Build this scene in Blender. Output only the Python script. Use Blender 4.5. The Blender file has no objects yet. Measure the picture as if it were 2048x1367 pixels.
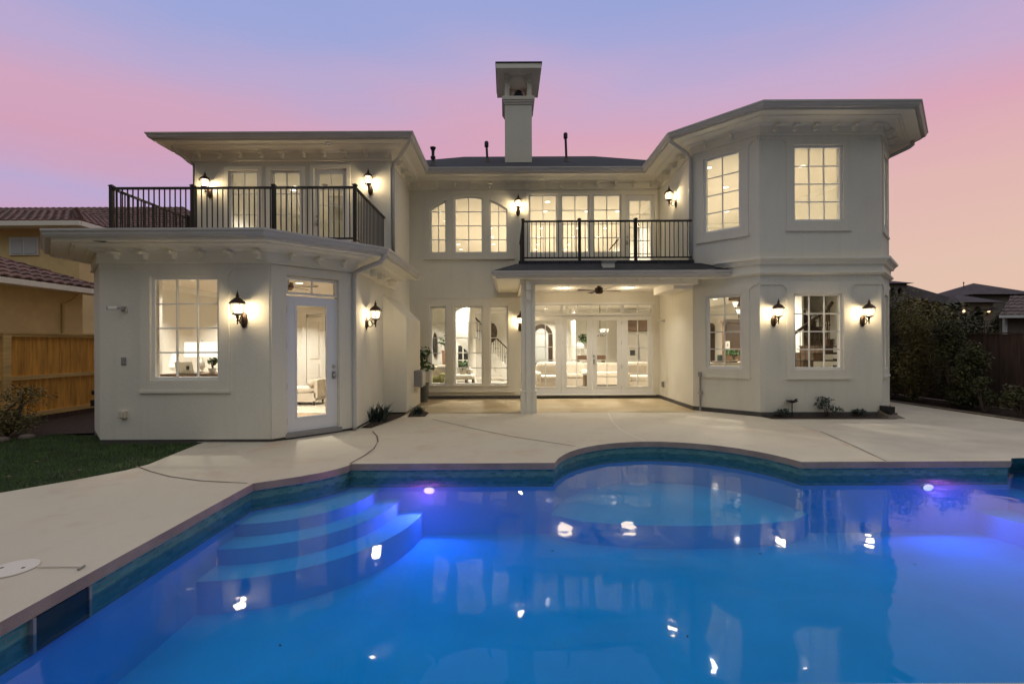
import bpy, bmesh, math, random
from mathutils import Vector
random.seed(7)
C = bpy.context.scene
COL = C.collection
R = math.radians

# ------------------------------------------------------------------ camera
F, UX, VY, HC, ROLL = 920.0, 1014.0, 688.0, 1.66, 0.0044
cd = bpy.data.cameras.new('camera'); cam = bpy.data.objects.new('camera', cd); COL.objects.link(cam)
cd.sensor_width = 36; cd.lens = F/2048*36
cd.shift_x = (1024-UX)/2048; cd.shift_y = (VY-683.5)/2048
cam.location = (0, 0, HC); cam.rotation_mode = 'QUATERNION'
from mathutils import Quaternion, Matrix
cam.rotation_quaternion = Quaternion((1, 0, 0), R(90)) @ Quaternion((0, 0, 1), -ROLL)
cd.clip_start = .05; cd.clip_end = 2000
C.camera = cam

# ------------------------------------------------------------------ sky
def lin(r, g, b):
    f = lambda c: ((c/255+.055)/1.055)**2.4 if c > 10 else c/255/12.92
    return (f(r), f(g), f(b), 1)
W = bpy.data.worlds.new('World'); C.world = W; W.use_nodes = True
nt = W.node_tree; nt.nodes.clear()
N = lambda t: nt.nodes.new(t)
tc = N('ShaderNodeTexCoord'); sp = N('ShaderNodeSeparateXYZ'); nt.links.new(tc.outputs['Generated'], sp.inputs[0])
ns = N('ShaderNodeTexNoise'); ns.inputs['Scale'].default_value = 1.6; ns.inputs['Detail'].default_value = 8
mp = N('ShaderNodeMapping'); mp.inputs['Scale'].default_value = (1, 1, 5)
nt.links.new(tc.outputs['Generated'], mp.inputs[0]); nt.links.new(mp.outputs[0], ns.inputs['Vector'])
ad = N('ShaderNodeMath'); ad.operation = 'MULTIPLY_ADD'; ad.inputs[1].default_value = .16; ad.inputs[2].default_value = -.08
nt.links.new(ns.outputs[0], ad.inputs[0])
ax = N('ShaderNodeMath'); ax.operation = 'ABSOLUTE'; nt.links.new(sp.outputs[0], ax.inputs[0])
e0 = N('ShaderNodeMath'); e0.operation = 'MULTIPLY_ADD'; e0.inputs[1].default_value = .12; nt.links.new(ax.outputs[0], e0.inputs[0]); nt.links.new(sp.outputs[2], e0.inputs[2])
el = N('ShaderNodeMath'); nt.links.new(e0.outputs[0], el.inputs[0]); nt.links.new(ad.outputs[0], el.inputs[1])
def ramp(stops):
    r = N('ShaderNodeValToRGB'); e = r.color_ramp.elements
    while len(e) < len(stops): e.new(.5)
    for k, (p, c) in enumerate(stops): e[k].position = p; e[k].color = lin(*c)
    nt.links.new(el.outputs[0], r.inputs[0]); return r
rl = ramp([(0, (188, 148, 166)), (.26, (194, 152, 178)), (.32, (176, 158, 194)), (.38, (196, 151, 174)), (.45, (196, 154, 178)), (.52, (174, 158, 194)), (.59, (148, 156, 202)), (.66, (138, 152, 202)), (.8, (192, 188, 196)), (1, (208, 204, 206))])
rr = ramp([(0, (212, 182, 156)), (.21, (213, 181, 164)), (.33, (211, 172, 166)), (.42, (204, 156, 174)), (.50, (184, 160, 192)), (.57, (156, 156, 200)), (.66, (138, 152, 202)), (.8, (192, 188, 196)), (1, (208, 204, 206))])
rb = ramp([(0, (44, 43, 43)), (.15, (46, 48, 47)), (.4, (114, 121, 122)), (.7, (190, 190, 195)), (1, (208, 204, 206))])
az = N('ShaderNodeMapRange'); az.inputs[1].default_value = -.45; az.inputs[2].default_value = .5; nt.links.new(sp.outputs[0], az.inputs[0])
az.interpolation_type = 'SMOOTHSTEP'
bk = N('ShaderNodeMapRange'); bk.inputs[1].default_value = .35; bk.inputs[2].default_value = -.3; nt.links.new(sp.outputs[1], bk.inputs[0])
m1 = N('ShaderNodeMix'); m1.data_type = 'RGBA'; m2 = N('ShaderNodeMix'); m2.data_type = 'RGBA'
nt.links.new(az.outputs[0], m1.inputs[0]); nt.links.new(rl.outputs[0], m1.inputs[6]); nt.links.new(rr.outputs[0], m1.inputs[7])
nt.links.new(bk.outputs[0], m2.inputs[0]); nt.links.new(m1.outputs[2], m2.inputs[6]); nt.links.new(rb.outputs[0], m2.inputs[7])
bg = N('ShaderNodeBackground'); bg.inputs[1].default_value = 1.09; nt.links.new(m2.outputs[2], bg.inputs[0])
wo = N('ShaderNodeOutputWorld'); nt.links.new(bg.outputs[0], wo.inputs[0])
vs = C.view_settings; vs.view_transform = 'Standard'; vs.look = 'None'; vs.exposure = .1; vs.gamma = 1
C.render.engine = 'CYCLES'
cy = C.cycles; cy.max_bounces = 9; cy.diffuse_bounces = 5; cy.glossy_bounces = 4; cy.transmission_bounces = 6
cy.transparent_max_bounces = 16; cy.volume_bounces = 2; cy.caustics_reflective = False; cy.caustics_refractive = False
cy.use_denoising = True; cy.sample_clamp_indirect = 4; cy.use_light_tree = True

# ------------------------------------------------------------------ helpers
def ray(u, v):
    du, dv = u-1024, v-683.5
    uu = 1024 + du - ROLL*dv; vv = 683.5 + dv + ROLL*du
    return Vector(((uu-UX)/F, 1, (VY-vv)/F))
def P(u, v, Y):          # the point seen at a pixel, on the vertical plane at depth Y
    d = ray(u, v); return Vector((d.x*Y, Y, HC+d.z*Y))
def PZ(u, v, z):         # the point seen at a pixel on the horizontal plane z
    d = ray(u, v); t = (z-HC)/d.z; return Vector((d.x*t, t, z))
def wloc(o):
    l = Vector((0, 0, 0))
    while o: l += Vector(o.location); o = o.parent
    return l
class MB:
    def __init__(s): s.v = []; s.f = []; s.m = []; s.k = 0
    def face(s, *pts):
        n = len(s.v); s.v += [tuple(p) for p in pts]; s.f.append(tuple(range(n, n+len(pts)))); s.m.append(s.k)
    def mesh(s, vs_, fs_):
        n = len(s.v); s.v += [tuple(p) for p in vs_]
        for f in fs_: s.f.append(tuple(i+n for i in f)); s.m.append(s.k)
    def box(s, x0, x1, y0, y1, z0, z1):
        s.hexa([(x0,y0,z0),(x1,y0,z0),(x1,y1,z0),(x0,y1,z0),(x0,y0,z1),(x1,y0,z1),(x1,y1,z1),(x0,y1,z1)])
    def hexa(s, p):
        s.mesh(p, [(3,2,1,0),(4,5,6,7),(0,1,5,4),(1,2,6,5),(2,3,7,6),(3,0,4,7)])
    def tube(s, pts, r, n=8, caps=True):
        pts = [Vector(p) for p in pts]; rs = r if isinstance(r, (list, tuple)) else [r]*len(pts)
        base = len(s.v); ref = Vector((.31, .17, .94))
        for i, p in enumerate(pts):
            t = (pts[min(i+1, len(pts)-1)]-pts[max(i-1, 0)]).normalized()
            if abs(t.dot(ref)) > .95: ref = Vector((.9, .3, .1))
            a = t.cross(ref).normalized(); b = t.cross(a)
            for k in range(n):
                an = 2*math.pi*k/n; s.v.append(tuple(p+(a*math.cos(an)+b*math.sin(an))*rs[i]))
        for i in range(len(pts)-1):
            for k in range(n):
                s.f.append((base+i*n+k, base+i*n+(k+1)%n, base+(i+1)*n+(k+1)%n, base+(i+1)*n+k)); s.m.append(s.k)
        if caps:
            s.f.append(tuple(base+k for k in range(n))[::-1]); s.m.append(s.k)
            s.f.append(tuple(base+(len(pts)-1)*n+k for k in range(n))); s.m.append(s.k)
    def lathe(s, cx, cy_, prof, n=16, sx=1, sy=1):
        base = len(s.v)
        for r, z in prof:
            for k in range(n):
                a = 2*math.pi*k/n; s.v.append((cx+r*sx*math.cos(a), cy_+r*sy*math.sin(a), z))
        for i in range(len(prof)-1):
            for k in range(n):
                s.f.append((base+i*n+k, base+i*n+(k+1)%n, base+(i+1)*n+(k+1)%n, base+(i+1)*n+k)); s.m.append(s.k)
        s.f.append(tuple(base+k for k in range(n))[::-1]); s.m.append(s.k)
        s.f.append(tuple(base+(len(prof)-1)*n+k for k in range(n))); s.m.append(s.k)
    def blob(s, c, r, n=12, m=8, e=1.0, seed=None):   # rounded (super)ellipsoid
        rx, ry, rz = r; base = len(s.v)
        sg = lambda x: math.copysign(abs(x)**e, x)
        for i in range(m+1):
            th = -math.pi/2+math.pi*i/m
            for k in range(n):
                a = 2*math.pi*k/n
                s.v.append((c[0]+rx*sg(math.cos(th))*sg(math.cos(a)), c[1]+ry*sg(math.cos(th))*sg(math.sin(a)), c[2]+rz*sg(math.sin(th))))
        for i in range(m):
            for k in range(n):
                s.f.append((base+i*n+k, base+i*n+(k+1)%n, base+(i+1)*n+(k+1)%n, base+(i+1)*n+k)); s.m.append(s.k)
    def build(s, name, mat, parent=None, smooth=False, loc=None):
        me = bpy.data.meshes.new(name)
        off = wloc(parent) if parent else Vector((0, 0, 0))
        if loc is not None: off = Vector(loc)
        me.from_pydata([(x-off.x, y-off.y, z-off.z) for x, y, z in s.v], [], s.f)
        for m_ in (mat if isinstance(mat, (list, tuple)) else [mat]): me.materials.append(m_)
        me.polygons.foreach_set('material_index', s.m)
        if smooth: me.polygons.foreach_set('use_smooth', [True]*len(me.polygons))
        me.update(); o = bpy.data.objects.new(name, me); COL.objects.link(o)
        if parent: o.parent = parent
        elif loc is not None: o.location = loc
        return o
def tag(o, label=None, cat=None, group=None, kind=None):
    if label: o['label'] = label
    if cat: o['category'] = cat
    if group: o['group'] = group
    if kind: o['kind'] = kind
    return o
def thing(name, label, cat, loc=(0,0,0), group=None, rz=0):
    o = bpy.data.objects.new(name, None); COL.objects.link(o); o.location = loc; o.rotation_euler = (0,0,rz)
    o.empty_display_size = .1
    return tag(o, label, cat, group)
def struct(o): o['kind'] = 'structure'; return o
def copy_tree(o, parent=None):
    c = o.copy(); COL.objects.link(c)
    if parent: c.parent = parent
    for ch in list(o.children): copy_tree(ch, c)
    return c

# ------------------------------------------------------------------ materials
def mat(name, base, rough=.6, metal=0, var=0, scale=5, bump=0, bscale=80, spec=.5, detail=5, var2=None, stretch=None):
    m = bpy.data.materials.new(name); m.use_nodes = True; t = m.node_tree; b = t.nodes['Principled BSDF']
    b.inputs['Base Color'].default_value = (*base, 1); b.inputs['Roughness'].default_value = rough
    b.inputs['Metallic'].default_value = metal; b.inputs['Specular IOR Level'].default_value = spec
    tc = t.nodes.new('ShaderNodeTexCoord'); vec = tc.outputs['Object']
    if stretch:
        mp = t.nodes.new('ShaderNodeMapping'); mp.inputs['Scale'].default_value = stretch; t.links.new(vec, mp.inputs[0]); vec = mp.outputs[0]
    if var:
        n = t.nodes.new('ShaderNodeTexNoise'); n.inputs['Scale'].default_value = scale; n.inputs['Detail'].default_value = detail
        n.inputs['Roughness'].default_value = .62
        t.links.new(vec, n.inputs['Vector'])
        r = t.nodes.new('ShaderNodeValToRGB'); e = r.color_ramp.elements
        e[0].position = .3; e[1].position = .7
        c2 = var2 or tuple(c*(1-var) for c in base); c1 = tuple(min(1, c*(1+var*.6)) for c in base)
        e[0].color = (*c2, 1); e[1].color = (*c1, 1)
        t.links.new(n.outputs[0], r.inputs[0]); t.links.new(r.outputs[0], b.inputs['Base Color'])
    if bump:
        n2 = t.nodes.new('ShaderNodeTexNoise'); n2.inputs['Scale'].default_value = bscale; n2.inputs['Detail'].default_value = 4
        t.links.new(vec, n2.inputs['Vector'])
        bp = t.nodes.new('ShaderNodeBump'); bp.inputs['Strength'].default_value = bump; bp.inputs['Distance'].default_value = .01
        t.links.new(n2.outputs[0], bp.inputs['Height']); t.links.new(bp.outputs[0], b.inputs['Normal'])
    return m
def emit(name, col, s):
    m = bpy.data.materials.new(name); m.use_nodes = True; t = m.node_tree; t.nodes.clear()
    e = t.nodes.new('ShaderNodeEmission'); e.inputs[0].default_value = (*col, 1); e.inputs[1].default_value = s
    o = t.nodes.new('ShaderNodeOutputMaterial'); t.links.new(e.outputs[0], o.inputs[0]); return m
def glass(name, tint=(1,1,1), ior=1.5, glow=None):
    m = bpy.data.materials.new(name); m.use_nodes = True; t = m.node_tree; t.nodes.clear()
    tr = t.nodes.new('ShaderNodeBsdfTransparent'); tr.inputs[0].default_value = (*tint, 1)
    gl = t.nodes.new('ShaderNodeBsdfGlossy'); gl.inputs['Roughness'].default_value = .0
    fr = t.nodes.new('ShaderNodeFresnel'); fr.inputs[0].default_value = ior
    mx = t.nodes.new('ShaderNodeMixShader'); t.links.new(fr.outputs[0], mx.inputs[0]); t.links.new(tr.outputs[0], mx.inputs[1]); t.links.new(gl.outputs[0], mx.inputs[2])
    o = t.nodes.new('ShaderNodeOutputMaterial'); out = mx.outputs[0]
    if glow:
        e = t.nodes.new('ShaderNodeEmission'); e.inputs[0].default_value = (*glow[0], 1); e.inputs[1].default_value = glow[1]
        a = t.nodes.new('ShaderNodeAddShader'); t.links.new(out, a.inputs[0]); t.links.new(e.outputs[0], a.inputs[1]); out = a.outputs[0]
    t.links.new(out, o.inputs[0]); return m
def brick(name, c1, c2, mortar, scale, rough=.6, w=.5, h=.25, ms=.02, rot=(0,0,0), metal=0, offset=.5, bump=.3, mort=None):
    m = mat(name, c1, rough); t = m.node_tree; b = t.nodes['Principled BSDF']
    tc = t.nodes.new('ShaderNodeTexCoord'); mp = t.nodes.new('ShaderNodeMapping'); mp.inputs['Rotation'].default_value = rot
    t.links.new(tc.outputs['Object'], mp.inputs[0])
    k = t.nodes.new('ShaderNodeTexBrick'); k.inputs['Color1'].default_value = (*c1, 1); k.inputs['Color2'].default_value = (*c2, 1)
    k.inputs['Mortar'].default_value = (*mortar, 1); k.inputs['Scale'].default_value = scale; k.inputs['Mortar Size'].default_value = ms
    k.inputs['Brick Width'].default_value = w; k.inputs['Row Height'].default_value = h; k.offset = offset
    t.links.new(mp.outputs[0], k.inputs['Vector']); t.links.new(k.outputs[0], b.inputs['Base Color'])
    bp = t.nodes.new('ShaderNodeBump'); bp.inputs['Strength'].default_value = bump; bp.inputs['Distance'].default_value = .008; bp.invert = True
    t.links.new(k.outputs['Fac'], bp.inputs['Height']); t.links.new(bp.outputs[0], b.inputs['Normal'])
    return m
M = {}
def weathered(name, base, rough, layers, bumps):
    # base colour times several noise layers: (scale, stretch, darkening, lo, hi, colour)
    m = mat(name, base, rough); t = m.node_tree; b = t.nodes['Principled BSDF']; tc = t.nodes.new('ShaderNodeTexCoord')
    rgb = t.nodes.new('ShaderNodeRGB'); rgb.outputs[0].default_value = (*base, 1); col = rgb.outputs[0]
    for sc, st, k, lo, hi, c in layers:
        mp = t.nodes.new('ShaderNodeMapping'); mp.inputs['Scale'].default_value = st; t.links.new(tc.outputs['Object'], mp.inputs[0])
        n = t.nodes.new('ShaderNodeTexNoise'); n.inputs['Scale'].default_value = sc; n.inputs['Detail'].default_value = 7; n.inputs['Roughness'].default_value = .6; t.links.new(mp.outputs[0], n.inputs['Vector'])
        r = t.nodes.new('ShaderNodeMapRange'); r.inputs[1].default_value = lo; r.inputs[2].default_value = hi; r.inputs[3].default_value = 0; r.inputs[4].default_value = k; t.links.new(n.outputs[0], r.inputs[0])
        x = t.nodes.new('ShaderNodeMix'); x.data_type = 'RGBA'; t.links.new(r.outputs[0], x.inputs[0]); t.links.new(col, x.inputs[6]); x.inputs[7].default_value = (*c, 1); col = x.outputs[2]
    t.links.new(col, b.inputs['Base Color']); nrm = None
    for sc, st, k in bumps:
        mp = t.nodes.new('ShaderNodeMapping'); mp.inputs['Scale'].default_value = st; t.links.new(tc.outputs['Object'], mp.inputs[0])
        n = t.nodes.new('ShaderNodeTexNoise'); n.inputs['Scale'].default_value = sc; n.inputs['Detail'].default_value = 5; t.links.new(mp.outputs[0], n.inputs['Vector'])
        bp = t.nodes.new('ShaderNodeBump'); bp.inputs['Strength'].default_value = k; bp.inputs['Distance'].default_value = .01; t.links.new(n.outputs[0], bp.inputs['Height'])
        if nrm: t.links.new(nrm, bp.inputs['Normal'])
        nrm = bp.outputs[0]
    t.links.new(nrm, b.inputs['Normal']); return m
M['stucco'] = weathered('stucco', (.755, .715, .605), .85, [(.7, (1, 1, 1), .35, .45, .75, (.58, .55, .50)), (5, (1, 1, .12), .22, .5, .75, (.52, .48, .42)), (30, (1, 1, 1), .25, .5, .8, (.62, .60, .56))], [(26, (1, 1, 1), .45), (110, (1, 1, 1), .4)])
M['trim'] = mat('trim_paint', (.85, .81, .69), .6, var=.04, scale=2, bump=.08, bscale=60)
M['gutter'] = mat('gutter_paint', (.52, .50, .47), .4, var=.08, scale=1.5)
M['sash'] = mat('sash_paint', (.78, .77, .74), .4)
M['doorw'] = mat('door_paint', (.80, .80, .82), .35)
M['bronze'] = mat('bronze', (.055, .032, .02), .45, .5, var=.3, scale=30)
M['rail'] = mat('rail_paint', (.022, .015, .012), .45)
M['steel'] = mat('steel', (.45, .44, .42), .3, .9)
M['grey'] = mat('grey_plastic', (.28, .27, .26), .5)
M['black'] = mat('black_plastic', (.012, .012, .012), .45)
M['whitep'] = mat('white_plastic', (.7, .69, .66), .4)
M['plinth'] = mat('plinth_concrete', (.10, .09, .08), .9, var=.3, scale=4, bump=.3)
M['shingle'] = brick('shingle', (.035, .038, .045), (.022, .024, .03), (.01, .01, .012), 3, .9, .6, .4, .03)
M['deck'] = weathered('deck_concrete', (.57, .52, .41), .75, [(.55, (1, 1, 1), .55, .45, .72, (.50, .42, .33)), (2.6, (1, 1, 1), .5, .55, .75, (.44, .36, .28)), (1.1, (1, 1, 1), .4, .56, .70, (.52, .34, .22)), (45, (1, 1, 1), .3, .5, .8, (.48, .42, .36))], [(12, (1, 1, 1), .25), (140, (1, 1, 1), .35)])
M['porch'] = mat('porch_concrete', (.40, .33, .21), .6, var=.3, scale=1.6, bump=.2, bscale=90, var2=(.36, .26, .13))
M['coping'] = mat('coping_concrete', (.40, .28, .21), .8, var=.25, scale=3, bump=.3)
M['joint'] = mat('joint_filler', (.16, .12, .09), .9)
M['pale'] = mat('pale_filler', (.68, .63, .55), .8)
M['tile'] = brick('pool_tile', (.06, .21, .175), (.14, .33, .27), (.18, .24, .21), 6, .15, .5, .25, .03, bump=.2)
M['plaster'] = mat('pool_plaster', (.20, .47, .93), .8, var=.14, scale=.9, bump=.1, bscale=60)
M['lawn'] = mat('lawn_soil', (.018, .032, .010), .95, var=.5, scale=4, bump=.6, bscale=40)
M['grass'] = mat('grass_blade', (.07, .13, .025), .7, var=.5, scale=3)
M['mulch'] = mat('mulch', (.045, .028, .018), .95, var=.6, scale=30, bump=1, bscale=60)
M['soil'] = mat('soil', (.05, .035, .022), .95, var=.5, scale=8, bump=1, bscale=50)
M['stone'] = mat('stone', (.16, .13, .10), .9, var=.4, scale=8, bump=.5, bscale=20)
M['cedar'] = mat('cedar', (.84, .40, .07), .7, var=.45, scale=3, bump=.3, bscale=30, stretch=(4, 4, .4))
M['cedarrail'] = mat('cedar_rail', (.74, .50, .19), .7, var=.3, scale=3, bump=.3, bscale=30, stretch=(4, .4, 4))
M['oldwood'] = mat('weathered_wood', (.10, .062, .045), .85, var=.5, scale=3, bump=.4, bscale=30, stretch=(4, 4, .4))
M['ochre'] = mat('ochre_stucco', (.76, .58, .27), .9, var=.12, scale=2, bump=.3)
M['greige'] = mat('greige_stucco', (.20, .17, .145), .9, var=.15, scale=2, bump=.3)
M['clay'] = mat('clay_tile', (.17, .088, .066), .75, var=.55, scale=2.2)
M['clay2'] = mat('dark_tile', (.05, .04, .038), .8, var=.5, scale=2)
M['greytile'] = mat('grey_brown_tile', (.13, .095, .08), .8, var=.45, scale=2)
M['leafdark'] = mat('leaf_dark', (.075, .08, .026), .6, var=.6, scale=1.5)
M['leafwarm'] = mat('leaf_warm', (.17, .14, .04), .6, var=.5, scale=1.5)
M['leafgreen'] = mat('leaf_green', (.06, .12, .035), .5, var=.4, scale=6)
M['leafblue'] = mat('leaf_blue_green', (.04, .07, .055), .5, var=.4, scale=6)
M['bark'] = mat('bark', (.11, .085, .06), .9, var=.4, scale=10, bump=.6, bscale=30)
M['glass'] = glass('window_glass', (.97, .97, .95), 1.5)
M['lampglass'] = glass('lamp_glass', (1, .98, .92), 1.35, glow=((1, .86, .62), .32))
M['bulb'] = emit('lamp_bulb', (1, .84, .60), 16)
M['downlight'] = emit('downlight_lens', (1, .88, .68), 3.5)
M['shade'] = emit('lamp_shade', (1, .91, .72), 1.5)
M['poollamp'] = emit('pool_lamp', (1, .42, 1), 2.2)
M['farlamp'] = emit('far_lamp', (1, .75, .4), 2)
M['iwall'] = mat('room_paint', (.81, .79, .73), .8)
M['iceil'] = mat('ceiling_paint', (.83, .79, .71), .85)
M['ifloor'] = mat('pale_floor', (.70, .64, .54), .25, var=.1, scale=3)
M['woodfloor'] = mat('wood_floor', (.30, .20, .11), .4, var=.3, scale=2, stretch=(1, 8, 1))
M['white'] = mat('white_paint', (.82, .80, .74), .5)
M['cream'] = mat('cream_fabric', (.62, .55, .45), .9, var=.08, scale=6, bump=.3, bscale=200)
M['olive'] = mat('olive_fabric', (.16, .15, .06), .9, bump=.3, bscale=200)
M['wood'] = mat('dark_wood', (.105, .06, .03), .4, var=.35, scale=3, stretch=(6, 6, .8))
M['wood2'] = mat('walnut', (.045, .026, .014), .5, var=.35, scale=3, stretch=(6, 6, .8))
M['iron'] = mat('wrought_iron', (.02, .016, .013), .5, .5)
M['night'] = mat('night_glass', (.02, .022, .02), .1)
M['frost'] = mat('frosted_glass', (.55, .57, .56), .3)
M['pot'] = mat('grey_pot', (.10, .10, .095), .6)
M['terra'] = mat('terracotta', (.30, .17, .10), .7, var=.2, scale=6)
M['rug'] = mat('rug', (.45, .40, .33), .95, var=.15, scale=12)
M['fridge'] = mat('brushed_steel', (.42, .39, .34), .35, .3)
M['screen'] = mat('black_screen', (.01, .01, .012), .2)

# water: a clear surface over blue absorbing water
def water_mat():
    m = bpy.data.materials.new('pool_water'); m.use_nodes = True; t = m.node_tree; t.nodes.clear()
    tr = t.nodes.new('ShaderNodeBsdfTransparent'); tr.inputs[0].default_value = (.93, .97, 1, 1)
    gl = t.nodes.new('ShaderNodeBsdfGlossy'); gl.inputs['Roughness'].default_value = .035
    fr = t.nodes.new('ShaderNodeFresnel'); fr.inputs[0].default_value = 1.33
    mx = t.nodes.new('ShaderNodeMixShader')
    t.links.new(fr.outputs[0], mx.inputs[0]); t.links.new(tr.outputs[0], mx.inputs[1]); t.links.new(gl.outputs[0], mx.inputs[2])
    tc = t.nodes.new('ShaderNodeTexCoord'); n = t.nodes.new('ShaderNodeTexNoise'); n.inputs['Scale'].default_value = 2.4; n.inputs['Detail'].default_value = 2
    t.links.new(tc.outputs['Object'], n.inputs['Vector'])
    bp = t.nodes.new('ShaderNodeBump'); bp.inputs['Strength'].default_value = .08; bp.inputs['Distance'].default_value = .05
    t.links.new(n.outputs[0], bp.inputs['Height']); t.links.new(bp.outputs[0], gl.inputs['Normal'])
    va = t.nodes.new('ShaderNodeVolumeAbsorption'); va.inputs[0].default_value = (.04, .945, .990, 1); va.inputs[1].default_value = 1.7
    vsc = t.nodes.new('ShaderNodeVolumeScatter'); vsc.inputs[0].default_value = (.5, .75, .98, 1); vsc.inputs[1].default_value = .16; vsc.inputs[2].default_value = .0
    add = t.nodes.new('ShaderNodeAddShader'); t.links.new(va.outputs[0], add.inputs[0]); t.links.new(vsc.outputs[0], add.inputs[1]); va = add
    o = t.nodes.new('ShaderNodeOutputMaterial'); t.links.new(mx.outputs[0], o.inputs[0]); t.links.new(va.outputs[0], o.inputs[1]); return m
M['water'] = water_mat()

def lamp(name, kind, loc, power, col=(1, .82, .58), parent=None, size=.1, size_y=None, rot=None, spread=None):
    l = bpy.data.lights.new(name, kind); l.energy = power; l.color = col
    if kind == 'AREA':
        l.shape = 'RECTANGLE' if size_y else 'DISK'; l.size = size
        if size_y: l.size_y = size_y
        if spread: l.spread = R(spread)
    else: l.shadow_soft_size = size
    o = bpy.data.objects.new(name, l); COL.objects.link(o)
    if parent: o.parent = parent; o.location = Vector(loc)-wloc(parent)
    else: o.location = loc
    if rot: o.rotation_euler = rot
    return o

# ------------------------------------------------------------------ wall frames
class Fr:
    def __init__(s, p0, p1):
        s.p = Vector((p0[0], p0[1])); q = Vector((p1[0], p1[1])); s.L = (q-s.p).length; s.d = (q-s.p)/s.L
        s.n = Vector((s.d.y, -s.d.x))
    def pt(s, a, z, w=0): q = s.p+s.d*a+s.n*w; return (q.x, q.y, z)
    def uv(s, u, v, w=0):
        d = ray(u, v); o = s.p+s.n*w
        t = o.dot(s.n)/(d.x*s.n.x+d.y*s.n.y); q = Vector((d.x*t, d.y*t))
        return ((q-o).dot(s.d), HC+d.z*t)
    def box(s, mb, a0, a1, z0, z1, w0, w1):
        mb.hexa([s.pt(a0,z0,w1), s.pt(a1,z0,w1), s.pt(a1,z0,w0), s.pt(a0,z0,w0), s.pt(a0,z1,w1), s.pt(a1,z1,w1), s.pt(a1,z1,w0), s.pt(a0,z1,w0)])
def interp(pl, a, side):
    if not isinstance(pl, (list, tuple)): return pl
    x = a+side*1e-5
    if x <= pl[0][0]: return pl[0][1]
    for (x0, y0), (x1, y1) in zip(pl, pl[1:]):
        if x0 <= x <= x1 and x1 > x0: return y0+(y1-y0)*(x-x0)/(x1-x0)
    return pl[-1][1]
def panel(mb, fr, a0, a1, bot, top, holes, w1, w0):
    bs = {a0, a1}
    for pl in [bot, top]+[h[3] for h in holes]:
        if isinstance(pl, (list, tuple)): bs |= {p[0] for p in pl}
    for h in holes: bs |= {h[0], h[1]}
    bs = sorted(b for b in bs if a0-1e-6 <= b <= a1+1e-6)
    for x0, x1 in zip(bs, bs[1:]):
        if x1-x0 < 1e-5: continue
        m = (x0+x1)/2; hs = sorted([h for h in holes if h[0] < m < h[1]], key=lambda h: h[2])
        lo = (interp(bot, x0, 1), interp(bot, x1, -1))
        segs = []
        for h in hs:
            segs.append((lo, (h[2], h[2]))); lo = (interp(h[3], x0, 1), interp(h[3], x1, -1))
        segs.append((lo, (interp(top, x0, 1), interp(top, x1, -1))))
        for (l0, l1), (t0, t1) in segs:
            if t0-l0 < 1e-4 and t1-l1 < 1e-4: continue
            mb.hexa([fr.pt(x0,l0,w1), fr.pt(x1,l1,w1), fr.pt(x1,l1,w0), fr.pt(x0,l0,w0), fr.pt(x0,t0,w1), fr.pt(x1,t1,w1), fr.pt(x1,t1,w0), fr.pt(x0,t0,w0)])
def offset_path(path, w):
    out = []
    for i, p in enumerate(path):
        p = Vector(p[:2]); ns_ = []
        if i > 0: d = (p-Vector(path[i-1][:2])).normalized(); ns_.append(Vector((d.y, -d.x)))
        if i < len(path)-1: d = (Vector(path[i+1][:2])-p).normalized(); ns_.append(Vector((d.y, -d.x)))
        if len(ns_) == 1: out.append(p+ns_[0]*w)
        else:
            b = (ns_[0]+ns_[1]).normalized(); out.append(p+b*(w/max(.2, b.dot(ns_[0]))))
    return out
def sweep(mb, path, prof, closed=True):       # prof: (outward distance, z)
    rows = [[(q.x, q.y, z) for q in offset_path(path, w)] for w, z in prof]
    n = len(prof)
    for j in range(n if closed else n-1):
        a, b = rows[j], rows[(j+1) % n]
        for i in range(len(path)-1): mb.face(a[i], a[i+1], b[i+1], b[i])
    if closed:
        mb.face(*[r[0] for r in rows]); mb.face(*[r[-1] for r in rows][::-1])

# ------------------------------------------------------------------ the plan of the house
YB = 14.0
A0, A1, A2, A3, A4 = (-7.95, 8.86), (-6.99, 7.9), (-4.087, 7.9), (-2.954, 9.033), (-2.954, YB)
B0, B1, B2, B3, B4 = (4.64, YB), (4.64, 11.48), (5.72, 10.40), (8.467, 10.40), (9.546, 11.48)
YU = 11.74
U0, U1 = (-7.95, YU), (-2.954, YU)
T1, T2, TP = 3.50, 6.78, 3.37            # gutter tops: lower left, upper, porch
OV = .72
house = thing('house', 'two storey white stucco house with lit windows behind the pool', 'house', (0, 11, 0))
f_side_l = Fr((-7.95, 16), A0); f_fl = Fr(A0, A1); f_front = Fr(A1, A2); f_door = Fr(A2, A3); f_side = Fr(A3, A4)
f_back = Fr(A4, B0); f_porch = Fr(B0, B1); f_bay1 = Fr(B1, B2); f_bay2 = Fr(B2, B3); f_bay3 = Fr(B3, B4); f_side_r = Fr(B4, (9.546, 18))
f_up = Fr(U0, U1); f_up_l = Fr((-7.95, 18), U0)
TH = .18
def rect(fr, u0, u1, v0, v1, w=0):
    um, vm = (u0+u1)/2, (v0+v1)/2
    a0 = fr.uv(u0, vm, w)[0]; a1 = fr.uv(u1, vm, w)[0]; z1 = fr.uv(um, v0, w)[1]; z0 = fr.uv(um, v1, w)[1]
    return (round(a0, 3), round(a1, 3), round(z0, 3), round(z1, 3))

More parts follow.
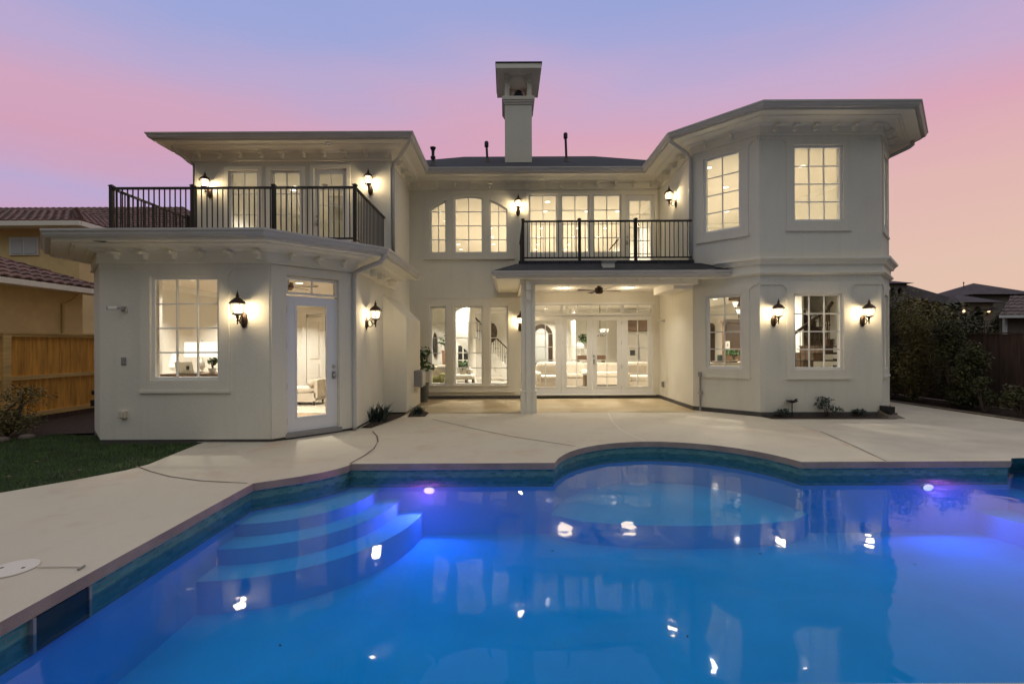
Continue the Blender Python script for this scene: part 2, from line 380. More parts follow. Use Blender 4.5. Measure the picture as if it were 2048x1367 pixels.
def window(fr, r, cols, rows, top=None, fw=.055, mw=.024, depth=-.07, parent=None, lines=None):
    a0, a1, z0, z1 = r; mb = MB(); t = top if top else z1
    inner = t if not top else [(a0+fw, interp(top, a0+fw, 0)-fw)]+[(a, z-fw) for a, z in top if a0+fw < a < a1-fw]+[(a1-fw, interp(top, a1-fw, 0)-fw)]
    panel(mb, fr, a0, a1, z0, t, [(a0+fw, a1-fw, z0+fw, (z1-fw) if not top else inner)], depth+.04, depth-.06)
    w = mb.build('window', M['sash'], parent or house)
    g = MB(); zt = lambda a: (interp(inner, a, 0) if top else z1-fw)
    for c in range(1, cols):
        a = a0+fw+(a1-a0-2*fw)*c/cols; fr.box(g, a-mw/2, a+mw/2, z0+fw, zt(a), depth-.012, depth+.018)
    hs = lines if lines else [z0+fw+(z1-z0-2*fw)*k/rows for k in range(1, rows)]
    for z in hs:
        fr.box(g, a0+fw, a1-fw, z-mw/2, z+mw/2, depth-.010, depth+.016)
    if cols == 1:
        for a in (a0+fw-.004, a1-fw+.004): fr.box(g, a-.004, a+.004, z0+fw, z1-fw, depth-.008, depth+.014)
    if g.f: g.build('muntin_grid', M['sash'], w)
    p = MB(); pts = [fr.pt(a0+fw/2, z0+fw/2, depth), fr.pt(a1-fw/2, z0+fw/2, depth)]
    if top: pts += [fr.pt(a, z-fw/2, depth) for a, z in reversed(inner)]
    else: pts += [fr.pt(a1-fw/2, z1-fw/2, depth), fr.pt(a0+fw/2, z1-fw/2, depth)]
    p.face(*pts); p.build('pane', M['glass'], w)
    return w
def glazed_door(fr, r, g, cols, rows, mat_, hinge=None, knob=None, depth=-.05, th=.045, mw=.022):
    a0, a1, z0, z1 = r; mb = MB()
    panel(mb, fr, a0, a1, z0, z1, [(g[0], g[1], g[2], g[3])], depth, depth-th)
    for (x0, x1, y0, y1) in ((g[0]-.03, g[1]+.03, g[3], g[3]+.03), (g[0]-.03, g[1]+.03, g[2]-.03, g[2]), (g[0]-.03, g[0], g[2], g[3]), (g[1], g[1]+.03, g[2], g[3])):
        fr.box(mb, x0, x1, y0, y1, depth-.002, depth+.012)
    d = mb.build('door', mat_, house)
    gm = MB()
    for c in range(1, cols): a = g[0]+(g[1]-g[0])*c/cols; fr.box(gm, a-mw/2, a+mw/2, g[2], g[3], depth-.035, depth-.003)
    for k in range(1, rows): z = g[2]+(g[3]-g[2])*k/rows; fr.box(gm, g[0], g[1], z-mw/2, z+mw/2, depth-.033, depth-.005)
    if gm.f: gm.build('muntin_grid', mat_, d)
    p = MB(); p.face(fr.pt(g[0],g[2],depth-.02), fr.pt(g[1],g[2],depth-.02), fr.pt(g[1],g[3],depth-.02), fr.pt(g[0],g[3],depth-.02)); p.build('pane', M['glass'], d)
    if knob:
        k = MB(); z = z0+.98
        fr.box(k, knob-.03, knob+.03, z-.07, z+.07, depth, depth+.012); k.blob(fr.pt(knob, z, depth+.05), (.032, .032, .032)); k.build('handle', M['steel'], d)
        k = MB(); k.blob(fr.pt(knob, z+.17, depth+.01), (.03, .03, .03)); k.build('deadbolt', M['steel'], d)
    if hinge is not None:
        for z in (z0+.2, z0+.82, z0+1.55, z1-.25):
            k = MB(); fr.box(k, hinge-.012, hinge+.012, z-.05, z+.05, depth-.01, depth+.02); k.build('hinge', M['steel'], d)
    return d
HOUSE_WALLS = []
def wall(fr, z0, z1, holes, a0=0, a1=None, th=TH):
    mb = MB(); panel(mb, fr, a0, fr.L if a1 is None else a1, z0, z1, holes, 0, -th)
    return mb.build('wall', M['stucco'], house)
def hole(r, top=None): return (r[0], r[1], r[2], top if top else r[3])
def surround(fr, r, side, below, ztop, band, ear, a0, a1, wd=.02, extra=None):
    # raised stucco field round a window; it widens into a band under the frieze with clipped corners
    L, Rr = r[0]-side, r[1]+side; zs = r[2]-below; zb = ztop-band
    pts = []
    if L-ear > a0: pts += [(a0, zb), (L-ear, zb)]
    if L > a0: pts += [(L, zb-ear*1.1), (L, zs)]
    else: pts += [(a0, zs)]
    if Rr < a1: pts += [(Rr, zs), (Rr, zb-ear*1.1)]
    else: pts += [(a1, zs)]
    if Rr+ear < a1: pts += [(Rr+ear, zb), (a1, zb)]
    mb = MB(); panel(mb, fr, a0, a1, pts, ztop, [hole(r)]+(extra or []), wd, .0)
    fr.box(mb, max(a0, L-.02), min(a1, Rr+.02), zs-.025, zs+.02, 0, wd+.018)
    return mb.build('window_surround', M['stucco'], house)

# --- lower left wing
w_off = rect(f_front, 301, 439, 552, 760)
wall(f_fl, .05, 3.3, []); wall(f_side_l, .05, 3.3, [])
wall(f_front, .05, 3.3, [hole(w_off)])
window(f_front, w_off, 3, 4)
surround(f_front, w_off, .17, .19, T1-.42, .10, .10, 0, f_front.L)
d_r = rect(f_door, 573.5, 676.5, 590, 862); d_r = (d_r[0], d_r[1], .11, f_door.uv(625, 594)[1])
t_r = (d_r[0], d_r[1], d_r[3]+.035, f_door.uv(625, 558)[1])
wall(f_door, .05, 3.3, [(d_r[0]-.0, d_r[1]+.0, .09, t_r[3]+.02)])
g0 = f_door.uv(596, 720)[0]; g1 = f_door.uv(655, 720)[0]
gz1 = f_door.uv(625, 612)[1]; gz0 = f_door.uv(625, 831)[1]
gdr = glazed_door(f_door, d_r, (g0, g1, gz0, gz1), 1, 1, M['doorw'], hinge=d_r[0]+.005, knob=d_r[1]-.07)
gdr['label'] = 'white full glass door on the angled wall'
window(f_door, t_r, 2, 1, fw=.035)
mb = MB(); f_door.box(mb, d_r[0]-.03, d_r[1]+.05, .03, .105, -.12, .05); mb.build('threshold', M['grey'], house)
mb = MB()
f_door.box(mb, 0.03, d_r[0]-.01, .05, 3.04, 0, .025); f_door.box(mb, d_r[1]+.01, f_door.L-.02, .05, 3.04, 0, .025)
f_door.box(mb, d_r[0]-.01, d_r[1]+.01, t_r[3]+.03, 3.04, 0, .025); mb.build('door_surround', M['stucco'], house)
# side wall and chimney breast
wall(f_side, .05, 3.3, []); wall(f_side, 3.3, 6.5, [], a0=YU-A3[1]+.001)
mb = MB(); y0, y1, xo = 10.98, 12.7, -2.40
mb.hexa([(-2.96,y0,.05),(xo,y0,.05),(xo,y1,.05),(-2.96,y1,.05),(-2.96,y0,2.86),(xo,y0,2.30),(xo,y1,2.30),(-2.96,y1,2.86)])
mb.build('fireplace_breast', M['stucco'], house)
# upper left wing
uw1 = rect(f_up, 457, 517, 341, 480); uw2 = rect(f_up, 541, 603, 341, 480)
zdk = 3.74
uw1 = (uw1[0], uw1[1], zdk+.15, uw1[3]); uw2 = (uw2[0], uw2[1], zdk+.15, uw1[3])
ud = rect(f_up, 628, 694, 337, 480); ud = (ud[0], ud[1], zdk+.06, ud[3])
wall(f_up, 3.3, 6.5, [hole(uw1), hole(uw2), hole(ud)], a1=f_up.L-.003); wall(f_up_l, 3.3, 6.5, [], a1=f_up_l.L-.003)
window(f_up, uw1, 2, 4); window(f_up, uw2, 2, 4)
dg = rect(f_up, 637, 685, 347, 470)
glazed_door(f_up, ud, (dg[0], dg[1], zdk+.3, dg[3]), 2, 5, M['sash'], knob=ud[0]+.06)
for r in (uw1, uw2, ud):
    mb = MB(); panel(mb, f_up, r[0]-.09, r[1]+.09, zdk, r[3]+.09, [(r[0], r[1], zdk-.01, r[3])], .03, 0); mb.build('window_trim', M['trim'], house)
# back wall
bw = []
arch_c = None
low = [rect(f_back, 860, 893, 612, 769), rect(f_back, 908, 966, 612, 769), rect(f_back, 979, 1016.5, 612, 769)]
lz0, lz1 = low[1][2], low[1][3]; low = [(a, b, lz0, lz1) for a, b, _, _ in low]
upp = [rect(f_back, 860, 893, 410, 506), rect(f_back, 908, 966, 394, 506), rect(f_back, 979, 1015.5, 410, 506)]
uz0 = upp[1][2]
ac = (upp[0][0]+upp[2][1])/2; ahw = (upp[2][1]-upp[0][0])/2; zap = f_back.uv(937, 392.5)[1]; zsp = f_back.uv(860, 420)[1]
sg = zap-zsp; AR = (ahw**2+sg**2)/(2*sg); acz = zap-AR
arc = lambda a, dr=0: acz+math.sqrt(max(0, (AR+dr)**2-(a-ac)**2))
tops = [[(a0+(a1-a0)*k/8, arc(a0+(a1-a0)*k/8)) for k in range(9)] for a0, a1, _, _ in upp]
balc = [rect(f_back, 1058, 1115, 389, 506), rect(f_back, 1122, 1179, 389, 506), rect(f_back, 1186, 1243, 389, 506)]
bz0, bz1 = balc[0][2], balc[0][3]; balc = [(a, b, bz0, bz1) for a, b, _, _ in balc]
bd = rect(f_back, 1251, 1309, 390, 520); bd = (bd[0], bd[1], 3.76, bd[3])
fd_top = f_back.uv(1184, 608)[1]; dx = lambda u: f_back.uv(u, 700)[0]
fdh = (dx(1064), dx(1306), .12, fd_top)
wall(f_back, .05, 6.5, [hole(r) for r in low]+[(r[0], r[1], uz0, t) for r, t in zip(upp, tops)]+[hole(r) for r in balc]+[hole(bd), hole(fdh)])
for r, c in zip(low, (1, 2, 1)): window(f_back, r, c, 5, fw=.045)
zl = [f_back.uv(937, v)[1] for v in (422.5, 450.5, 478.5)]
for r, t, c in zip(upp, tops, (2, 2, 2)): window(f_back, (r[0], r[1], uz0, 0), c, 4, top=t, fw=.045, lines=zl)
for r in balc: window(f_back, r, 2, 4, fw=.045)
bg_ = rect(f_back, 1260, 1302, 401, 500)
glazed_door(f_back, bd, (bg_[0], bg_[1], 4.0, bg_[3]), 2, 5, M['sash'], knob=bd[0]+.06)
# surrounds of the back wall
mb = MB(); a0s, a1s = low[0][0]-.18, low[2][1]+.2
panel(mb, f_back, a0s, a1s, lz0-.2, lz1+.24, [hole(r) for r in low], .035, 0)
f_back.box(mb, a0s-.02, a1s+.02, lz1+.235, lz1+.27, 0, .055); f_back.box(mb, a0s-.02, a1s+.02, lz0-.225, lz0-.195, 0, .055)
for r in low: f_back.box(mb, r[0]-.03, r[1]+.03, lz0-.05, lz0-.002, .0, .06)
mb.build('window_surround', M['stucco'], house)
mb = MB(); a0s, a1s = upp[0][0]-.16, upp[2][1]+.16; pts = [(a0s+(a1s-a0s)*k/24, acz+math.sqrt(max(0, (AR+.2)**2-(a0s+(a1s-a0s)*k/24-ac)**2))) for k in range(25)]
panel(mb, f_back, a0s, a1s, uz0-.17, pts, [(r[0], r[1], uz0, t) for r, t in zip(upp, tops)], .035, 0)
f_back.box(mb, a0s-.04, a1s+.04, uz0-.20, uz0-.165, 0, .06)
mb.build('window_surround', M['stucco'], house)
mb = MB(); a0s, a1s = balc[0][0]-.08, bd[1]+.07
panel(mb, f_back, a0s, a1s, 3.7, bz1+.08, [(balc[0][0]-.0, balc[2][1], 3.65, bz1)] and [hole(r) for r in balc]+[(bd[0], bd[1], 3.65, bd[3])], .03, 0)
mb.build('window_surround', M['trim'], house)
# french doors with sidelights and transoms
zdt, zdb = f_back.uv(1184, 630)[1], .14
gz = (f_back.uv(1184, 773)[1], f_back.uv(1184, 640)[1])
for (u0, u1, g_0, g_1, kn) in ((1125, 1184.6, 1133.5, 1174.5, 1), (1185.4, 1245, 1194.5, 1235, 0)):
    glazed_door(f_back, (dx(u0), dx(u1), zdb, zdt), (dx(g_0), dx(g_1), gz[0], gz[1]), 2, 5, M['sash'], knob=(dx(1188.5) if not kn else None), hinge=(dx(1125.2) if kn else dx(1244.6)))
for (u0, u1, g_0, g_1) in ((1064, 1123.5, 1071, 1111.5), (1246.5, 1306, 1256.5, 1296.5)):
    o = glazed_door(f_back, (dx(u0), dx(u1), zdb, zdt), (dx(g_0), dx(g_1), gz[0], gz[1]), 2, 5, M['sash'], depth=-.04); o.name = 'sidelight'
for (u0, u1, c) in ((1064, 1123.5, 2), (1125, 1245, 4), (1246.5, 1306, 2)):
    window(f_back, (dx(u0), dx(u1), zdt+.03, fd_top), c, 1, fw=.03, depth=-.06)
mb = MB(); f_back.box(mb, fdh[0], fdh[1], zdt, zdt+.03, -.12, .02); f_back.box(mb, fdh[0]-.05, fdh[1]+.05, fd_top-.002, fd_top+.05, 0, .05)
f_back.box(mb, fdh[0]-.05, fdh[1]+.06, .10, .14, -.14, .06)
for u in (1124.2, 1245.8): f_back.box(mb, dx(u)-.02, dx(u)+.02, .14, fd_top, -.11, -.02)
mb.build('door_frame', M['sash'], house)
# porch side wall, right wing
wall(f_porch, .1, 6.5, [])
k_r = rect(f_bay1, 1412, 1484.5, 590, 737); ku_r = rect(f_bay1, 1407, 1481.5, 309, 462)
s_r = rect(f_bay2, 1587, 1687, 586, 739); su_r = rect(f_bay2, 1586.5, 1686, 290, 443)
wall(f_bay1, .1, 6.5, [hole(k_r), hole(ku_r)]); wall(f_bay2, .1, 6.5, [hole(s_r), hole(su_r)])
r3l = (.42, 1.12, s_r[2], s_r[3]); r3u = (.42, 1.12, su_r[2], su_r[3])
wall(f_bay3, .1, 6.5, [hole(r3l), hole(r3u)]); wall(f_side_r, .1, 6.5, [])
for fr, r, c in ((f_bay1, k_r, 2), (f_bay1, ku_r, 2), (f_bay2, s_r, 3), (f_bay2, su_r, 3), (f_bay3, r3l, 2), (f_bay3, r3u, 2)): window(fr, r, c, 4)
CZ = P(1650, 524, 10.3).z                 # the string course
for fr, rl_, ru_ in ((f_bay1, k_r, ku_r), (f_bay2, s_r, su_r), (f_bay3, r3l, r3u)):
    sd = .16
    surround(fr, rl_, sd, .19, min(rl_[3]+.34, CZ-.42), .07, .09, .03, fr.L-.03)
    surround(fr, ru_, sd, .19, T2-.42, .10, .10, .03, fr.L-.03)
mb = MB(); sweep(mb, [(4.55+.5, 11.07), B2, B3, B4, (9.546, 14)], [(0, CZ+.14), (.17, CZ+.125), (.17, CZ+.075), (.145, CZ+.07), (.11, CZ+.03), (.09, CZ-.015), (.09, CZ-.03), (.035, CZ-.035), (.035, CZ-.19), (.085, CZ-.2), (.085, CZ-.23), (.055, CZ-.25), (.03, CZ-.27), (0, CZ-.27)])
mb.build('string_course', M['trim'], house)
# plinths
mb = MB(); sweep(mb, [(-7.95, 14), A0, A1, A2, A3, A4, B0, B1, B2, B3, B4, (9.546, 16)], [(-.03, -.1), (-.03, .1), (-.012, .1), (-.012, -.1)]); mb.build('plinth', M['plinth'], house)
mb = MB(); sweep(mb, [(-2.94, 14), B0, B1, B2, B3, B4], [(.0, .0), (.0, .1), (.015, .1), (.015, .0)]); mb.build('plinth', M['plinth'], house)

# --- eaves
def eave(path, T, ov=OV, corbels=True, gutter=True, crown=True):
    g = MB()
    sweep(g, path, [(ov-.12, T-.02), (ov-.01, T-.02), (ov-.01, T), (ov, T), (ov, T-.03), (ov-.025, T-.055), (ov-.03, T-.085), (ov-.055, T-.12), (ov-.12, T-.12)])
    g.build('gutter', M['gutter'], house, )
    s = MB()
    sweep(s, path, [(ov-.145, T+.0), (ov-.122, T+.0), (ov-.122, T-.165), (ov-.145, T-.165)])
    sweep(s, path, [(0, T-.12), (ov-.146, T-.12), (ov-.146, T-.145), (0, T-.145)])
    s.build('soffit', M['trim'], house)
    if crown:
        k = MB(); sweep(k, path, [(0, T-.147), (.36, T-.147), (.36, T-.165), (.33, T-.172), (.30, T-.19), (.14, T-.2), (.12, T-.225), (.07, T-.235), (.07, T-.245), (0, T-.245)])
        sweep(k, path, [(0, T-.246), (.04, T-.246), (.04, T-.41), (.055, T-.415), (.055, T-.43), (0, T-.43)])
        k.build('cornice', M['trim'], house)
def corbels(fr, z, ss, w0=.04):
    for a in ss:
        c = MB()
        fr.box(c, a-.036, a+.036, z-.05, z, w0, w0+.19); fr.box(c, a-.03, a+.03, z-.12, z-.05, w0, w0+.11)
        c.build('corbel', M['trim'], house)
p_low = [(-7.95, 13), A0, A1, A2, A3, (-2.954, 11.95)]
eave(p_low, T1)
p_up = [(-7.95, 17), U0, U1, A4, B0, B1, B2, B3, B4, (9.546, 17)]
eave(p_up, T2)
sp_ = lambda fr, n, a=.3, b=.3: [a+(fr.L-a-b)*k/(n-1) for k in range(n)]
corbels(f_front, T1-.25, sp_(f_front, 6, .35, .12)); corbels(f_door, T1-.25, sp_(f_door, 3, .35, .3)); corbels(f_side, T1-.25, [.35, .85, 1.35, 1.85, 2.4])
corbels(f_up, T2-.25, sp_(f_up, 10, .15, .06)); corbels(f_side, T2-.25, [3.2, 3.75, 4.3]); corbels(f_back, T2-.25, sp_(f_back, 14, .3, .25))
corbels(f_porch, T2-.25, [.45, 1.0, 1.55, 2.1]); corbels(f_bay1, T2-.25, [.35, .95]); corbels(f_bay2, T2-.25, sp_(f_bay2, 6, .3, .2))
corbels(f_bay3, T2-.25, [.4, 1.0])
# end closure of the lower eave on the side wall
mb = MB(); mb.box(-2.95, -2.954+OV-.02, 11.945, 11.965, T1-.165, T1); mb.build('fascia', M['trim'], house)

# --- roofs
def roof_to(path_ov, T, inner, zi, name='roof'):
    mb = MB(); o = offset_path(path_ov, OV-.05)
    for i in range(len(o)-1):
        mb.face((o[i].x, o[i].y, T-.01), (o[i+1].x, o[i+1].y, T-.01), (*inner[i+1], zi), (*inner[i], zi))
    mb.face(*[(*q, zi) for q in inner])
    return mb.build(name, M['shingle'], house)
roof_to(p_low, T1, [(-8.1, 12), (-8.1, 9.6), (-7.9, 9.35), (-3.3, 9.35), (-3.1, 9.55), (-3.1, 11.95)], zdk)
mb = MB(); mb.box(-8.15, -3.05, 9.3, 11.76, zdk-.08, zdk+.01); mb.build('balcony_floor', M['coping'], house)
e = T2-.01
mb = MB(); xl, xr = -7.95-OV+.05, -2.954+OV-.05; yf = YU-OV+.05; hw = (xr-xl)/2; zr = e+.42*hw
mb.face((xl,yf,e),(xr,yf,e),((xl+xr)/2,yf+hw,zr)); mb.face((xl,yf,e),((xl+xr)/2,yf+hw,zr),((xl+xr)/2,20,zr),(xl,20,e)); mb.face((xr,yf,e),(xr,20,e),((xl+xr)/2,20,zr),((xl+xr)/2,yf+hw,zr))
mb.build('roof', M['shingle'], house)
mb = MB(); o = offset_path([B0, B1, B2, B3, B4, (9.546, 20)], OV-.05); apx = ((B1[0]+B4[0])/2, 13.2); zr = e+.42*2.8
for i in range(len(o)-1):
    a, b = o[i], o[i+1]; ia = apx if i else (apx[0], 20); ib = apx if i < len(o)-2 else (apx[0], 20)
    if i == 0: mb.face((a.x,20,e),(a.x,a.y,e),(b.x,b.y,e),(*apx,zr),(apx[0],20,zr))
    elif i == len(o)-2: mb.face((a.x,a.y,e),(b.x,b.y,e),(apx[0],20,zr),(*apx,zr))
    else: mb.face((a.x,a.y,e),(b.x,b.y,e),(*apx,zr))
mb.build('roof', M['shingle'], house)
mb = MB(); ye, yr = YB-OV+.05, 16.8; zr = e+.5*(yr-ye); xa, xb = -1.53, 3.2; q = yr-ye
mb.face((xa-q,ye,e),(xb+q,ye,e),(xb,yr,zr),(xa,yr,zr)); mb.face((xa-q,ye,e),(xa,yr,zr),(xa-q,yr+q,e)); mb.face((xb+q,ye,e),(xb+q,yr+q,e),(xb,yr,zr)); mb.face((xa-q,yr+q,e),(xa,yr,zr),(xb,yr,zr),(xb+q,yr+q,e))
mb.build('roof', M['shingle'], house)
# --- chimney
ch = MB(); c0, c1 = P(1010, 327, 14.8), P(1064, 327, 14.8); cx0, cx1 = c0.x, c1.x; cyb, cyf = 15.75, 14.8
zt = P(1036, 193, 14.75).z; zc = zt-.17
ch.box(cx0, cx1, cyf, cyb, 6.9, zc)
for (g, za, zb) in ((.03, zc-.06, zc), (.06, zc, zc+.06), (.09, zc+.06, zt)): ch.box(cx0-g, cx1+g, cyf-g, cyb+g, za, zb)
chim = ch.build('chimney', M['stucco'], house)
cz1 = P(1036, 136, 14.4).z; hd = MB(); pw = .15
for (ya, yb) in ((cyf+.0, cyf+.13), (cyb-.13, cyb)):
    fr = Fr((cx0, ya), (cx1, ya)); L = cx1-cx0; mid = L/2; rr_ = L/2-pw; zs = zt+.42
    arcp = [(pw+(2*rr_)*k/14, zs-rr_*.0+math.sqrt(max(0, rr_**2-(pw+2*rr_*k/14-mid)**2))*.9) for k in range(15)]
    panel(hd, fr, 0, L, zt, cz1, [(pw, L-pw, zt-.01, arcp)], 0, -(yb-ya))
for (xa_, xb_) in ((cx0, cx0+.13), (cx1-.13, cx1)):
    fr = Fr((xa_, cyb-.131), (xa_, cyf+.131)) ; L = fr.L; p2 = .12; rr_ = L/2-p2; arcp = [(p2+2*rr_*k/12, zs+math.sqrt(max(0, rr_**2-(p2+2*rr_*k/12-L/2)**2))*.9) for k in range(13)]
    panel(hd, fr, 0, L, zt, cz1, [(p2, L-p2, zt-.01, arcp)], 0, -(xb_-xa_))
for x in (cx0+.02, cx1-.14):
    hd.box(x, x+.12, cyf-.10, cyf-.001, cz1-.12, cz1-.001); hd.box(x+.01, x+.11, cyf-.05, cyf-.001, cz1-.22, cz1-.121)
hd.build('chimney_hood', M['stucco'], chim)
cp = MB(); k0, k1 = P(992, 136, 14.4), P(1083, 136, 14.4)
cp.box(k0.x, k1.x, 14.4, 16.15, cz1, cz1+.15); cp.build('chimney_cap', M['trim'], chim)
cp = MB(); xm, ym = (k0.x+k1.x)/2, 15.27; a = [(k0.x-.02,14.38,cz1+.152),(k1.x+.02,14.38,cz1+.152),(k1.x+.02,16.17,cz1+.152),(k0.x-.02,16.17,cz1+.152)]
for i in range(4): cp.face(a[i], a[(i+1)%4], (xm, ym, cz1+.42))
cp.box(k0.x-.02, k1.x+.02, 14.38, 16.17, cz1+.151, cz1+.19); cp.build('cap_roof', M['shingle'], chim)
cp = MB(); cp.lathe((cx0+cx1)/2+.02, 15.2, [(.14, zt), (.14, zt+.2), (.17, zt+.21), (.17, zt+.27), (.12, zt+.28), (.13, zt+.38), (.05, zt+.42)], 16); cp.build('flue', M['black'], chim)
# --- vent pipes
def roof_z(y): return e+.5*(y-ye)
for (u, vt, Y, r, lab) in ((866, 295, 14.1, .045, 'short flared black vent pipe on the roof left of the chimney'), (973, 283, 15.0, .04, 'thin capped black vent pipe just left of the chimney'), (1131, 266, 15.0, .04, 'tall capped black vent pipe right of the chimney')):
    p = P(u, vt, Y); zb = roof_z(Y)-.05
    t = thing('vent_pipe', lab, 'vent pipe', (p.x, Y, zb), 'vent pipes on the roof')
    mb = MB(); mb.tube([(p.x+(.03 if u > 900 else 0), Y, zb), (p.x, Y, p.z-.1)], r); mb.build('pipe', M['black'], t)
    mb = MB()
    if u > 900: mb.lathe(p.x, Y, [(r*1.5, p.z-.18), (r*1.7, p.z-.16), (r*1.7, p.z-.03), (r*1.2, p.z)], 12)
    else: mb.lathe(p.x, Y, [(r*1.1, p.z-.36), (r*1.7, p.z-.34), (r*1.7, p.z-.28), (r, p.z-.26), (r*1.1, p.z-.1), (r*2, p.z-.02), (r*2, p.z)], 12)
    mb.build('cap', M['black'], t)
    mb = MB(); mb.lathe(p.x+(.03 if u > 900 else 0), Y, [(r*3.2, zb+.0), (r*2, zb+.09), (r*1.4, zb+.16)], 12); mb.build('flashing', M['plinth'], t)

# --- porch
pf = 11.12; pc = P(1057, 700, pf).x
mb = MB()
mb.box(pc-.165, pc+.165, pf, pf+.33, .52, 3.1)
mb.box(pc-.065, pc+.065, pf-.03, pf-.001, .52, 2.95)
for x in (pc-.165, pc+.085): mb.box(x, x+.08, pf-.015, pf-.001, .52, 3.1)
mb.box(pc-.19, pc+.19, pf-.03, pf+.36, .0, .5)
for (xa_, xb_) in ((pc-.19, pc-.10), (pc-.055, pc+.055), (pc+.10, pc+.19)): mb.box(xa_, xb_, pf-.05, pf-.031, .0, .5)
mb.box(pc-.205, pc+.205, pf-.055, pf+.375, .5, .535)
mb.box(pc-.06, pc+.06, pf-.2, pf-.031, 2.95, 3.16); mb.box(pc-.05, pc+.05, pf-.12, pf-.031, 2.72, 2.949)
mb.build('porch_column', M['trim'], house)
mb = MB(); mb.box(pc-.20, 4.638, pf+.02, pf+.30, 3.10, 3.30); mb.box(pc-.19, pc+.09, pf+.302, YB-.03, 3.10, 3.30); mb.build('porch_beam', M['trim'], house)
mb = MB(); mb.box(pc+.09, 4.638, pf+.302, YB-.002, 3.22, 3.28); mb.box(4.15, 4.638, pf+.303, 13.0, 3.02, 3.219); mb.build('porch_ceiling', M['iceil'], house)
for k in range(7):
    c = MB(); x = pc+.55+k*.53; c.box(x-.035, x+.035, pf-.10, pf+.019, 3.22, 3.27); c.box(x-.03, x+.03, pf-.05, pf+.019, 3.17, 3.219); c.build('corbel', M['trim'], house)
pth = [(pc-.17, YB-.01), (pc-.17, pf+.02), (5.3, pf+.02)]
g = MB(); ov = .40
def pov(w): return w
gx0, gy0 = P(982, 545, 10.7).x, 10.70
prof = lambda T: [(-.12, T-.02), (-.01, T-.02), (-.01, T), (0, T), (0, T-.03), (-.025, T-.055), (-.03, T-.085), (-.055, T-.12), (-.12, T-.12)]
gp = [(gx0, YB-.01), (gx0, gy0), (P(1462, 545, 10.7).x, gy0)]
sweep(g, gp, prof(TP)); g.build('gutter', M['gutter'], house)
g = MB(); sweep(g, gp, [(-.145, TP), (-.122, TP), (-.122, TP-.165), (-.145, TP-.165)]); sweep(g, gp, [(-.75, TP-.12), (-.146, TP-.12), (-.146, TP-.145), (-.75, TP-.145)]); g.build('soffit', M['trim'], house)
mb = MB(); x1r = gp[2][0]
mb.face((gx0, gy0, TP-.005), (x1r, gy0, TP-.005), (x1r, 11.35, 3.64), (gx0+.6, 11.35, 3.64)); mb.face((gx0, YB-.01, TP-.005), (gx0, gy0, TP-.005), (gx0+.6, 11.35, 3.64), (gx0+.6, YB-.01, 3.64))
mb.face((gx0+.6, 11.35, 3.64), (x1r, 11.35, 3.64), (x1r, YB-.01, 3.64), (gx0+.6, YB-.01, 3.64)); mb.build('porch_roof', M['shingle'], house)
mb = MB(); mb.box(.30, 4.635, 11.37, YB-.04, 3.645, 3.72); mb.build('balcony_floor', M['shingle'], house)
mb = MB(); mb.box(gx0+.02, x1r-.02, gy0+.13, pf+.02, TP-.115, TP-.03); mb.build('porch_roof_deck', M['trim'], house)

# --- downspouts
def spout(pts, r=.045):
    mb = MB(); mb.tube(pts, r, 10); mb.build('downspout', M['gutter'], house, smooth=True)
q = offset_path(p_low, OV-.1)[4]; a3 = Vector((A3[0]-.02, A3[1]-.06))
spout([(q.x, q.y, T1-.1), (q.x-.01, q.y-.0, T1-.18), (q.x-.08, q.y+.03, T1-.26), (a3.x+.15, a3.y-.0, T1-.36), (a3.x+.03, a3.y-.02, T1-.44), (a3.x, a3.y-.02, T1-.56), (a3.x, a3.y-.02, .12), (a3.x+.02, a3.y-.06, .04)])
q = offset_path(p_up, OV-.1)[2]; u1 = Vector((U1[0]+.05, U1[1]+.06))
spout([(q.x, q.y, T2-.1), (q.x-.02, q.y+.04, T2-.2), (u1.x+.15, u1.y-.05, T2-.38), (u1.x+.01, u1.y, T2-.46), (u1.x, u1.y, T2-.6), (u1.x, u1.y, 3.6)])
q = offset_path(p_up, OV-.1)[5]; b1 = Vector((B1[0]-.05, B1[1]-.02))
spout([(q.x, q.y, T2-.1), (q.x, q.y, T2-.2), (b1.x-.1, b1.y-.05, T2-.42), (b1.x, b1.y, T2-.5), (b1.x, b1.y, T2-.7), (b1.x, b1.y, 3.72)])
q = offset_path(p_up, OV-.1)[8]; b4 = Vector((B4[0]+.03, B4[1]+.05))
spout([(q.x-.12, q.y+.15, T2-.1), (q.x-.12, q.y+.15, T2-.24), (q.x-.2, q.y+.15, T2-.3), (b4.x+.1, b4.y+.1, T2-.43), (b4.x, b4.y+.1, T2-.55), (b4.x, b4.y+.1, .3)])
q = offset_path(p_up, OV-.1)[1]
spout([(q.x+.3, q.y+.3, T2-.1), (q.x+.3, q.y+.3, T2-.2), (-8.1, YU-.02, T2-.42), (-8.02, YU+.1, T2-.5), (-8.0, YU+.1, 3.9)])

